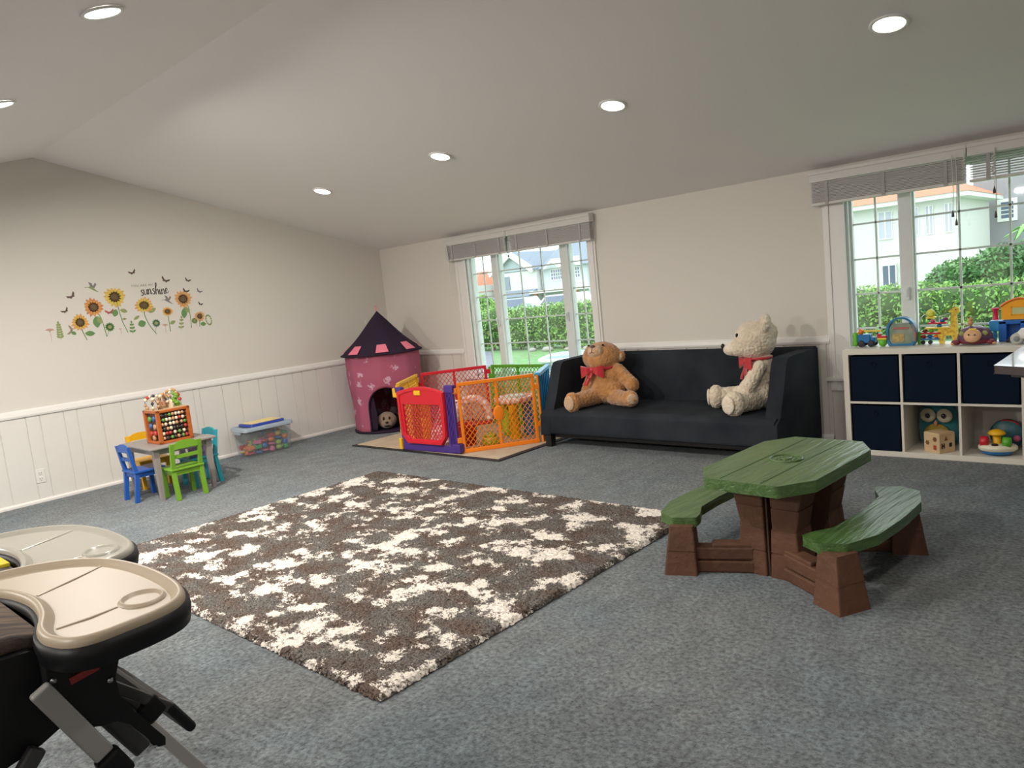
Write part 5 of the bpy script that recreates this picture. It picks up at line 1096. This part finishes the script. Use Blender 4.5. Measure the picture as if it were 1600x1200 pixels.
seedhead((-3.812,1.50),.040,(-3.812,1.40),SPK,'pale rose flat topped flower sticker, leftmost of all',True)
seedhead((-2.79,1.445),.032,(-2.795,1.375),SPK,'rose flat topped flower sticker beside the small yellow sunflower',True)
seedhead((-3.215,1.455),.016,(-3.213,1.41),SPK,'tiny rose flower sticker beside the largest sunflower stem',True)
t = thing('leaf_wreath_sticker', 'oval leafy wreath sticker at the right end of the flower row', 'wall sticker', (0,-2.336,1.461), world=True)
m = MB()
for k in range(12):
    a = 2*PI*k/12; flat(m, rot(leafp(.026,.008), a+1.9, (-2.336+.03*math.cos(a),1.463+.052*math.sin(a))), 1)
m.build('leaves', SG2, t)
# lettering: brush script word drawn as strokes
GL = {'s':[[(.62,.92),(.42,1.02),(.2,.85),(.3,.6),(.52,.42),(.5,.12),(.25,-.02),(.02,.12)]],
      'u':[[(0,.95),(.02,.3),(.2,.0),(.45,.12),(.6,.5),(.64,.95)],[(.64,.95),(.62,.3),(.72,.02),(.88,.2)]],
      'n':[[(.0,.95),(.04,0)],[(.04,.45),(.22,.85),(.42,.95),(.54,.6),(.54,.2),(.64,.0),(.82,.2)]],
      'h':[[(-.05,.8),(.2,1.3),(.38,1.9),(.3,2.15),(.16,1.9),(.08,1.0),(.02,0)],[(.05,.45),(.25,.85),(.44,.95),(.55,.6),(.56,.2),(.66,0),(.84,.2)]],
      'i':[[(.0,.9),(.02,.25),(.14,0),(.34,.2)],[(.02,1.25),(.05,1.32)]],
      'e':[[(.02,.45),(.3,.5),(.42,.75),(.28,.98),(.08,.8),(.02,.4),(.18,.02),(.5,.12),(.7,.4)]]}
t = thing('lettering_sticker', 'black wall lettering reading you are my sunshine above the sunflowers', 'lettering', (0,-2.85,1.82), world=True)
x = -2.975; hgt = .052
for ch in 'sunshine':
    m = MB()
    for st in GL[ch]:
        pts = [(p.x,p.y) for p in spline([(a*.045+x, 1.762+(b+.12*math.sin((x+2.97)*25))*hgt+(x+2.97)*.03, 0) for a,b in st],4)]
        for q in range(len(pts)-1): strip(m, pts[q:q+2], .0085 if pts[q+1][1] < pts[q][1] else .0045, 0)
    m.build('letter_'+ch, SK, t); x += {'s':.034,'u':.040,'n':.038,'h':.040,'i':.018,'e':.03}[ch]
cu = bpy.data.curves.new('small_words','FONT'); cu.body = 'YOU ARE MY'; cu.size = .030; cu.extrude = .0004; cu.space_character = 1.25
to = bpy.data.objects.new('small_words', cu); C.objects.link(to); dg = bpy.context.evaluated_depsgraph_get(); me = bpy.data.meshes.new_from_object(to.evaluated_get(dg)); bpy.data.objects.remove(to)
to = bpy.data.objects.new('small_words', me); C.objects.link(to); me.materials.append(SGY); to.parent = t; to.rotation_euler = (PI/2,0,PI/2); to.location = (.0012,-3.055+2.85,1.848-1.82)

# ---------------------------------------------------------------- outside: most positions read from image pixels, then scaled about the camera
def ground(name, poly, z, M):
    m = MB(); m.prism(poly, z-.2, z, 0); o = m.build(name, M); tag(o, kind='structure'); return o
LAWN = mat('lawn_grass', (.20,.36,.16), .95, col2=(.14,.28,.11), vscale=5, bump=.6, bscale=60)
ground('lawn', [(-90,.2),(40,.2),(40,60),(-90,60)], -.45, LAWN)
CONC = mat('pale_concrete', (.22,.24,.28), .9, col2=(.18,.20,.24), vscale=3)
ground('path', [(-9.6,11.7),(-5.8,7.9),(-5.9,5.0),(-18,5.0),(-18,11.7)], -.43, CONC)
ground('street', [(-70,20),(-2,20),(-2,27),(-70,27)], -.42, CONC)
def leaves(name, pts_fn, n, size, M, parent, seed):
    rs = np.random.RandomState(seed); P_ = pts_fn(rs, n); co = np.zeros((n*4,3)); 
    d1 = rs.randn(n,3); d1 /= np.linalg.norm(d1,axis=1)[:,None]; d2 = np.cross(d1, rs.randn(n,3)); d2 /= np.linalg.norm(d2,axis=1)[:,None]
    s_ = size*(.6+.8*rs.rand(n))[:,None]
    for k,(a,b) in enumerate(((-1,0),(0,-.45),(1,0),(0,.45))): co[k::4] = P_+d1*s_*a+d2*s_*b
    me = bpy.data.meshes.new(name); me.vertices.add(n*4); me.vertices.foreach_set('co', co.ravel()); me.loops.add(n*4); me.loops.foreach_set('vertex_index', np.arange(n*4,dtype=np.int32)); me.polygons.add(n); me.polygons.foreach_set('loop_start', np.arange(0,n*4,4,dtype=np.int32)); me.update(calc_edges=True); me.materials.append(M)
    o = bpy.data.objects.new(name, me); C.objects.link(o); o.parent = parent; return o
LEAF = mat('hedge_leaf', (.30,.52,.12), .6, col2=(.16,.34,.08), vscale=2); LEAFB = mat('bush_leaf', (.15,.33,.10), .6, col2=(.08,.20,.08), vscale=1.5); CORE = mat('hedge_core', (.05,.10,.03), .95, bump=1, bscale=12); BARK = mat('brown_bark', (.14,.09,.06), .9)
def bush(name, label, cat, blobs, M, n, size, loc, seed, group=None, stems=None):
    t = thing(name, label, cat, loc, group=group)
    m = MB()
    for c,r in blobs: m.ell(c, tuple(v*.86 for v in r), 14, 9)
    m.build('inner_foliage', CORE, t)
    def fn(rs, n_):
        w = np.array([r[0]*r[2]+r[0]*r[1]+r[1]*r[2] for c,r in blobs]); k = rs.choice(len(blobs), n_, p=w/w.sum()); v = rs.randn(n_,3); v /= np.linalg.norm(v,axis=1)[:,None]
        return np.array([blobs[i][0] for i in k]) + v*np.array([blobs[i][1] for i in k])*(.84+.24*rs.rand(n_))[:,None]
    leaves('foliage', fn, n, size, M, t, seed)
    if stems:
        m = MB()
        for p in stems: m.tube([(p,-.1,-.0),(p+.08,-.12,.35),(p-.05,0,.7)], .03, 6)
        m.build('stems', BARK, t)
    return t
rh = random.Random(4)
def hedge(x0, x1, y, zb, zt, label, seed, M=LEAF):
    cx_ = (x0+x1)/2; B = []; x = x0
    while x < x1: B.append(((x-cx_, rh.uniform(-.1,.1), (zt-zb)*.62+rh.uniform(-.04,.06)), (.55,.6,(zt-zb)*.38))); B.append(((x-cx_, rh.uniform(-.1,.1), (zt-zb)*.33), (.5,.5,(zt-zb)*.30))); x += .55
    return bush('hedge', label, 'hedge', B, M, int((x1-x0)*2600), .045, (cx_,y,zb), seed, 'garden hedges', stems=[x0-cx_+.6*k for k in range(int((x1-x0)/.6))])
hedge(-13.5,-2.0,12.3,-.45,.97,'long clipped green hedge across the lawn seen through the window behind the playpen',1)
hedge(-.6,8.6,11.8,-.45,.70,'clipped green hedge just outside the window above the cube shelf',2)
bush('bushes','dense taller green bushes rising behind the clipped hedge at the right window','bush',[((-1.2,0,.9),(.9,.8,.75)),((-.3,0,1.1),(.9,.8,.8)),((.7,0,1.3),(1.0,.8,.85)),((1.7,.1,1.45),(1.1,.8,.9)),((2.8,.2,1.5),(1.1,.8,.95)),((4,.2,1.5),(1.2,.9,1)),((-2.2,0,.6),(.7,.6,.5))],LEAFB,26000,.06,(4.6,15.2,-.55),3)
bush('shrub','rounded green shrub beyond the left end of the long hedge','bush',[((0,0,.9),(.8,.7,.85)),((.6,0,.7),(.6,.6,.6))],LEAF,5000,.07,(-15.6,17.5,-.35),5)
# plant with upright leaves and a yellow head
t = thing('palm_plant', 'broad leafed plant with yellow top beyond the right window bushes', 'plant', (4.6,17.4,-.5))
m = MB(); m.tube([(0,0,0),(.05,0,1.2),(0,0,2.0)], .07, 8); m.build('trunk', BARK, t)
for k in range(14):
    a = k*2.4; m = MB(); p = [(0,0,2.0),(.35*math.cos(a),.35*math.sin(a),2.25+.1*math.sin(k)),(.75*math.cos(a),.75*math.sin(a),2.05-.2*(k%3)*.5)]
    q_ = spline(p,4); w_ = [.02,.09,.12,.12,.10,.08,.05,.03,.01]
    vs = []; 
    for i_,pp in enumerate(q_): vs += [(pp.x-w_[i_]*math.sin(a),pp.y+w_[i_]*math.cos(a),pp.z),(pp.x+w_[i_]*math.sin(a),pp.y-w_[i_]*math.cos(a),pp.z)]
    m.add(vs,[(2*i_,2*i_+1,2*i_+3,2*i_+2) for i_ in range(len(q_)-1)],0,True); o = m.build('frond', mat('frond_green',(.22,.45,.12),.5), t); o.modifiers.new('thick','SOLIDIFY').thickness = .01
m = MB()
for k in range(9): m.ell((.12*math.cos(k*2.1)+.12,.1*math.sin(k*2.1),2.55+.06*(k%4)),(.10,.08,.12),8,6)
m.build('yellow_crown', mat('yellow_foliage',(.70,.60,.08),.7), t)
# houses
STUC = mat('white_stucco', (.66,.66,.64), .9); GSTUC = mat('grey_stucco', (.30,.30,.32), .9); TERR = mat('terracotta_tiles', (.58,.22,.13), .8, bump=.6, bscale=8, stretch=(1,4,1)); FASC = mat('white_fascia', (.82,.82,.80), .6); DGL = mat('dark_window_glass', (.12,.16,.24), .1, spec=.8); CURT = mat('window_curtain', (.50,.52,.60), .8); GARD = mat('garage_door', (.52,.55,.60), .6); BLUR = mat('grey_blue_shingles', (.22,.27,.33), .85, bump=.5, bscale=10)
def win(parent, x0, x1, z0, z1, y, cols=2, rows=1, gl=DGL, fr=FASC, t_=.06):
    f = MB(); f.box(x0-t_,y-.06,z0-t_,x1+t_,y,z0); f.box(x0-t_,y-.06,z1,x1+t_,y,z1+t_); f.box(x0-t_,y-.06,z0,x0,y,z1); f.box(x1,y-.06,z0,x1+t_,y,z1)
    for k in range(1,cols): xx = x0+(x1-x0)*k/cols; f.box(xx-.03,y-.05,z0,xx+.03,y,z1)
    for k in range(1,rows): zz = z0+(z1-z0)*k/rows; f.box(x0,y-.05,zz-.03,x1,y,zz+.03)
    w_ = f.build('window_frame', fr, parent); g = MB(); g.box(x0,y-.02,z0,x1,y-.005,z1); g.build('pane', gl, w_)
hs = thing('house', 'white stucco house with terracotta roof and narrow windows beyond the right window', 'house', (-3.5,36,-1), world=True)
m = MB(); m.box(-8.5,36,-1,-.95,44,3.85); m.build('wall', STUC, hs)
m = MB(); m.box(-9,35.4,3.80,-.35,44.5,4.02); m.build('fascia', FASC, hs)
m = MB(); m.loft([[(-9,35.3,4.02),(-.3,35.3,4.02),(-.3,44.6,4.02),(-9,44.6,4.02)],[(-6.5,39,5.4),(-2.8,39,5.4),(-2.8,41,5.4),(-6.5,41,5.4)]], smooth=False); m.build('roof', TERR, hs)
for a,b in ((-4.45,-3.85),(-2.92,-2.62),(-2.26,-1.98),(-1.42,-1.12)): win(hs,a,b,2.2,3.55,35.99,2,1,CURT,FASC,.03)
win(hs,-4.35,-3.75,-.6,.82,35.99,2,1,DGL); win(hs,-2.95,-1.30,-.6,.82,35.99,4,1,DGL)
m = MB(); m.box(-3.3,34.9,.95,-1.0,36,1.08)
for k in range(22): m.cyl((-3.25+k*.105,34.9,.93),(-3.25+k*.105,34.9,1.0),.05,n=8)
m.build('patio_awning', FASC, hs)
ps = thing('patio_umbrella', 'tilted pink red patio umbrella in front of the white house', 'umbrella', (-1.25,32,-1.0))
Tt = Matrix.Translation((0,0,1.52)) @ Matrix.Rotation(.22,4,'Y'); m = MB(); n_ = 8
m.loft([[tuple(Tt @ Vector((r_*math.cos(2*PI*k/16),r_*math.sin(2*PI*k/16),z))) for k in range(16)] for r_,z in ((.85,-.0),(.80,.03),(.4,.15),(.02,.22))]); m.build('canopy', mat('umbrella_fabric',(.75,.16,.22),.8), ps)
m = MB(); m.tube([(.0,0,0),(.0,0,1.4),(.04,0,1.75)], .03, 8); m.build('pole', FASC, ps)
hs = thing('house', 'grey stucco house side with one small shuttered window at far right outside', 'house', (2.5,46,-1), world=True)
m = MB(); m.box(-1.9,45,-1,9.5,54,7.5); m.build('wall', GSTUC, hs); win(hs,-.55,.05,2.75,3.65,44.99,1,4,DGL,FASC,.18)
m = MB(); m.box(3.6,44.75,-1,9.6,45,7.4); m.build('front_wing', STUC, hs)
m = MB(); m.box(5.3,44.68,5.2,9.9,45.0,6.2); m.build('roof_edge', TERR, hs)
m = MB(); m.box(-1.9,30.5,-1,9.0,30.9,1.30); tag(m.build('garden_wall', STUC), 'low white rendered garden wall behind the bushes at right', 'wall')
# across the street at left: gabled houses
hs = thing('house', 'white two storey house with grey gable and garage door across the street', 'house', (-40.5,48,-1), world=True)
m = MB(); m.box(-43.6,48,-1,-37.9,56,3.35); m.build('wall', STUC, hs)
m = MB(); m.prism([(-43.6,3.3),(-37.9,3.3),(-40.7,5.0)], 48.0, 56, 0, TY); m.build('gable', mat('pale_grey_siding',(.42,.48,.52),.8), hs)
m = MB(); m.bar((-43.6,47.6,3.3),(-40.7,47.6,5.05),.5,.22,up=(0,1,0)); m.bar((-37.95,47.6,3.3),(-40.7,47.6,5.05),.5,.22,up=(0,1,0)); m.build('gable_trim', FASC, hs)
m = MB(); m.loft([[(-37.8,47.5,3.3),(-37.8,56,3.3),(-40.7,56,5.1),(-40.7,47.5,5.1)],[(-37.8,47.5,3.45),(-37.8,56,3.45),(-40.7,56,5.25),(-40.7,47.5,5.25)]], smooth=False); m.loft([[(-43.7,47.5,3.3),(-40.7,47.5,5.1),(-40.7,56,5.1),(-43.7,56,3.3)],[(-43.7,47.5,3.45),(-40.7,47.5,5.25),(-40.7,56,5.25),(-43.7,56,3.45)]], smooth=False); m.build('roof', BLUR, hs)
m = MB(); m.box(-43.4,47.9,1.7,-41.3,48,2.95); m.build('painted_porch_shade', mat('recess_shade_grey',(.26,.30,.36),.8), hs)  # flat grey panel on the wall; porch shade is put into its colour
m = MB(); m.box(-42.2,47.7,-1,-38.2,48,.8); m.build('garage_door', GARD, hs)
m = MB(); m.loft([[(-42.6,46.6,.95),(-37.9,46.6,.95),(-37.9,48,.95),(-42.6,48,.95)],[(-42.2,47.8,1.55),(-37.9,47.8,1.55),(-37.9,48,1.55),(-42.2,48,1.55)]], smooth=False); m.build('garage_roof', BLUR, hs)
hs = thing('house', 'pale blue sided house with two dormers and many paned windows across the street', 'house', (-35,48,-1), world=True)
m = MB(); m.box(-37.7,48.5,-1,-32.4,56,3.3); m.build('wall', mat('pale_blue_siding',(.50,.56,.60),.8,bump=.3,bscale=3,stretch=(.05,.05,6)), hs)
m = MB(); m.loft([[(-37.7,48,3.3),(-31.9,48,3.3),(-31.9,57,3.3),(-37.7,57,3.3)],[(-37.6,52,5.6),(-32.6,52,5.6),(-32.6,53,5.6),(-37.6,53,5.6)]], smooth=False); m.build('roof', BLUR, hs)
for cx_ in (-35.9,-33.8):
    m = MB(); m.prism([(cx_-1.1,3.25),(cx_+1.1,3.25),(cx_,4.1)], 47.9, 51, 0, TY); d_ = m.build('dormer', FASC, hs)
    m = MB(); m.prism([(cx_-.7,3.3),(cx_+.7,3.3),(cx_,3.8)], 47.8, 47.95, 0, TY); m.build('dormer_face', mat('pale_grey_siding',(0,0,0)), d_)
win(hs,-36.5,-35.2,2.2,3.1,48.49,5,3,DGL); win(hs,-34.5,-33.2,2.2,3.1,48.49,5,3,DGL)
m = MB(); m.box(-37.7,46.5,1.1,-32.2,48.5,1.35); m.build('porch_roof', FASC, hs)
m = MB(); m.box(-37.6,47,-1,-37.3,47.3,1.1); m.box(-32.9,47,-1,-32.6,47.3,1.1); m.build('porch_posts', mat('brick_red_post',(.55,.22,.15),.8), hs)
hs = thing('house', 'house with orange tiled roof at far left beyond the playpen window', 'house', (-46.5,44,-1), world=True)
m = MB(); m.box(-50,46,-1,-43.9,54,2.4); m.build('wall', STUC, hs); win(hs,-45.2,-44.1,2.0,3.0,45.9,3,1,CURT)
m = MB(); m.loft([[(-50.5,45,1.75),(-43.85,45,1.75),(-43.85,55,1.75),(-50.5,55,1.75)],[(-49,49,3.8),(-45.6,48.5,3.8),(-45.6,51,3.8),(-49,51,3.8)]], smooth=False); m.build('roof', TERR, hs)
m = MB(); m.box(-50.4,44.9,1.55,-43.85,45.1,1.78); m.build('fascia', FASC, hs)
hs = thing('house', 'house with pinkish tiled roof behind the blue sided house at right', 'house', (-30,58,-1), world=True)
m = MB(); m.box(-34.8,58,-1,-26,66,4.2); m.build('wall', mat('yellow_render',(.72,.62,.40),.9), hs)
m = MB(); m.loft([[(-35.5,57.4,4.2),(-25.5,57.4,4.2),(-25.5,67,4.2),(-35.5,67,4.2)],[(-33,61,6.6),(-28,61,6.6),(-28,63,6.6),(-33,63,6.6)]], smooth=False); m.build('roof', TERR, hs)
def car(name, x, y, rz, M, label):
    t = thing(name, label, 'car', (x,y,-.42), rz, group='parked cars')
    def prof(pts, z): return pts
    m = MB(); body_ = [(-2.2,.35),(-2.15,.75),(-1.3,.88),(2.1,.92),(2.2,.55),(2.15,.3)]
    m.prism(body_, -.85, .85, 0, TY); m.build('body', M, t, bevel=.08, seg=3)
    m = MB(); m.loft([[(-1.3,-.8,.85),(2.0,-.8,.85),(2.0,.8,.85),(-1.3,.8,.85)],[(-.6,-.68,1.45),(1.6,-.68,1.48),(1.6,.68,1.48),(-.6,.68,1.45)]], smooth=False); cb_ = m.build('cabin', M, t, bevel=.04)
    m = MB()
    for s in (-1,1): m.loft([[(-1.0,s*.79,.90),(1.8,s*.79,.90),(1.8,s*.75,.90),(-1.0,s*.75,.90)],[(-.55,s*.71,1.38),(1.55,s*.71,1.40),(1.55,s*.67,1.40),(-.55,s*.67,1.38)]], smooth=False)
    m.build('side_windows', DGL, cb_)
    for wx_ in (-1.35,1.35):
        for s in (-1,1): m = MB(); wheel(m, wx_, s*.8, .33, .33, .1); m.build('wheel', BKT, t)
car('parked_car',-20.2,29.0,0,mat('white_car_paint',(.75,.76,.78),.2,coat=.5),'white parked car behind the right end of the long hedge')
car('parked_car',-25.0,30.0,0,mat('silver_blue_car_paint',(.42,.50,.58),.2,coat=.5),'silver blue parked car beside the white car across the hedge')
t = thing('garden_chest', 'pale blue rounded plastic lidded chest on the lawn below the window', 'garden chest', (-.15,5.0,-.45), .45)
m = MB(); m.loft([rr(-1.1,-.5,1.1,.5,.25,0), rr(-1.15,-.55,1.15,.55,.25,.55)], smooth=True); m.build('chest_body', mat('pale_blue_plastic',(.22,.32,.46),.4), t)
m = MB(); m.loft([rr(-1.2,-.6,1.2,.6,.28,.55), rr(-1.2,-.6,1.2,.6,.28,.60), rr(-1.05,-.45,1.05,.45,.25,.68)], smooth=True); m.build('chest_lid', mat('pale_blue_plastic',(0,0,0)), t)
m = MB(); m.tube([(x,y,.62) for x,y,_ in rr(-1.2,-.6,1.2,.6,.28,0,5)]+[(rr(-1.2,-.6,1.2,.6,.28,0,5)[0][0],rr(-1.2,-.6,1.2,.6,.28,0,5)[0][1],.62)], .035, 8); m.build('white_rim', FASC, t)
for k,(x,y,s) in enumerate(((-7.6,11.5,.15),(-6.9,11.4,.20),(-6.2,11.5,.13),(-5.4,11.4,.17),(-8.6,11.4,.16))):
    m = MB(); m.ell((0,0,s*.3),(s,s*.7,s*.45),10,7); o = m.build('garden_rock', mat('pale_stone',(.36,.35,.31),.9,bump=.5,bscale=10)); o.location = (x,y,-.45)
    tag(o, ['pale garden rock at the hedge foot, left of the middle','largest pale rock at the foot of the long hedge','smallest pale rock at the foot of the long hedge','pale rock right of the largest one at the hedge foot','leftmost pale rock at the foot of the long hedge'][k], 'rock', group='rocks at the hedge foot')
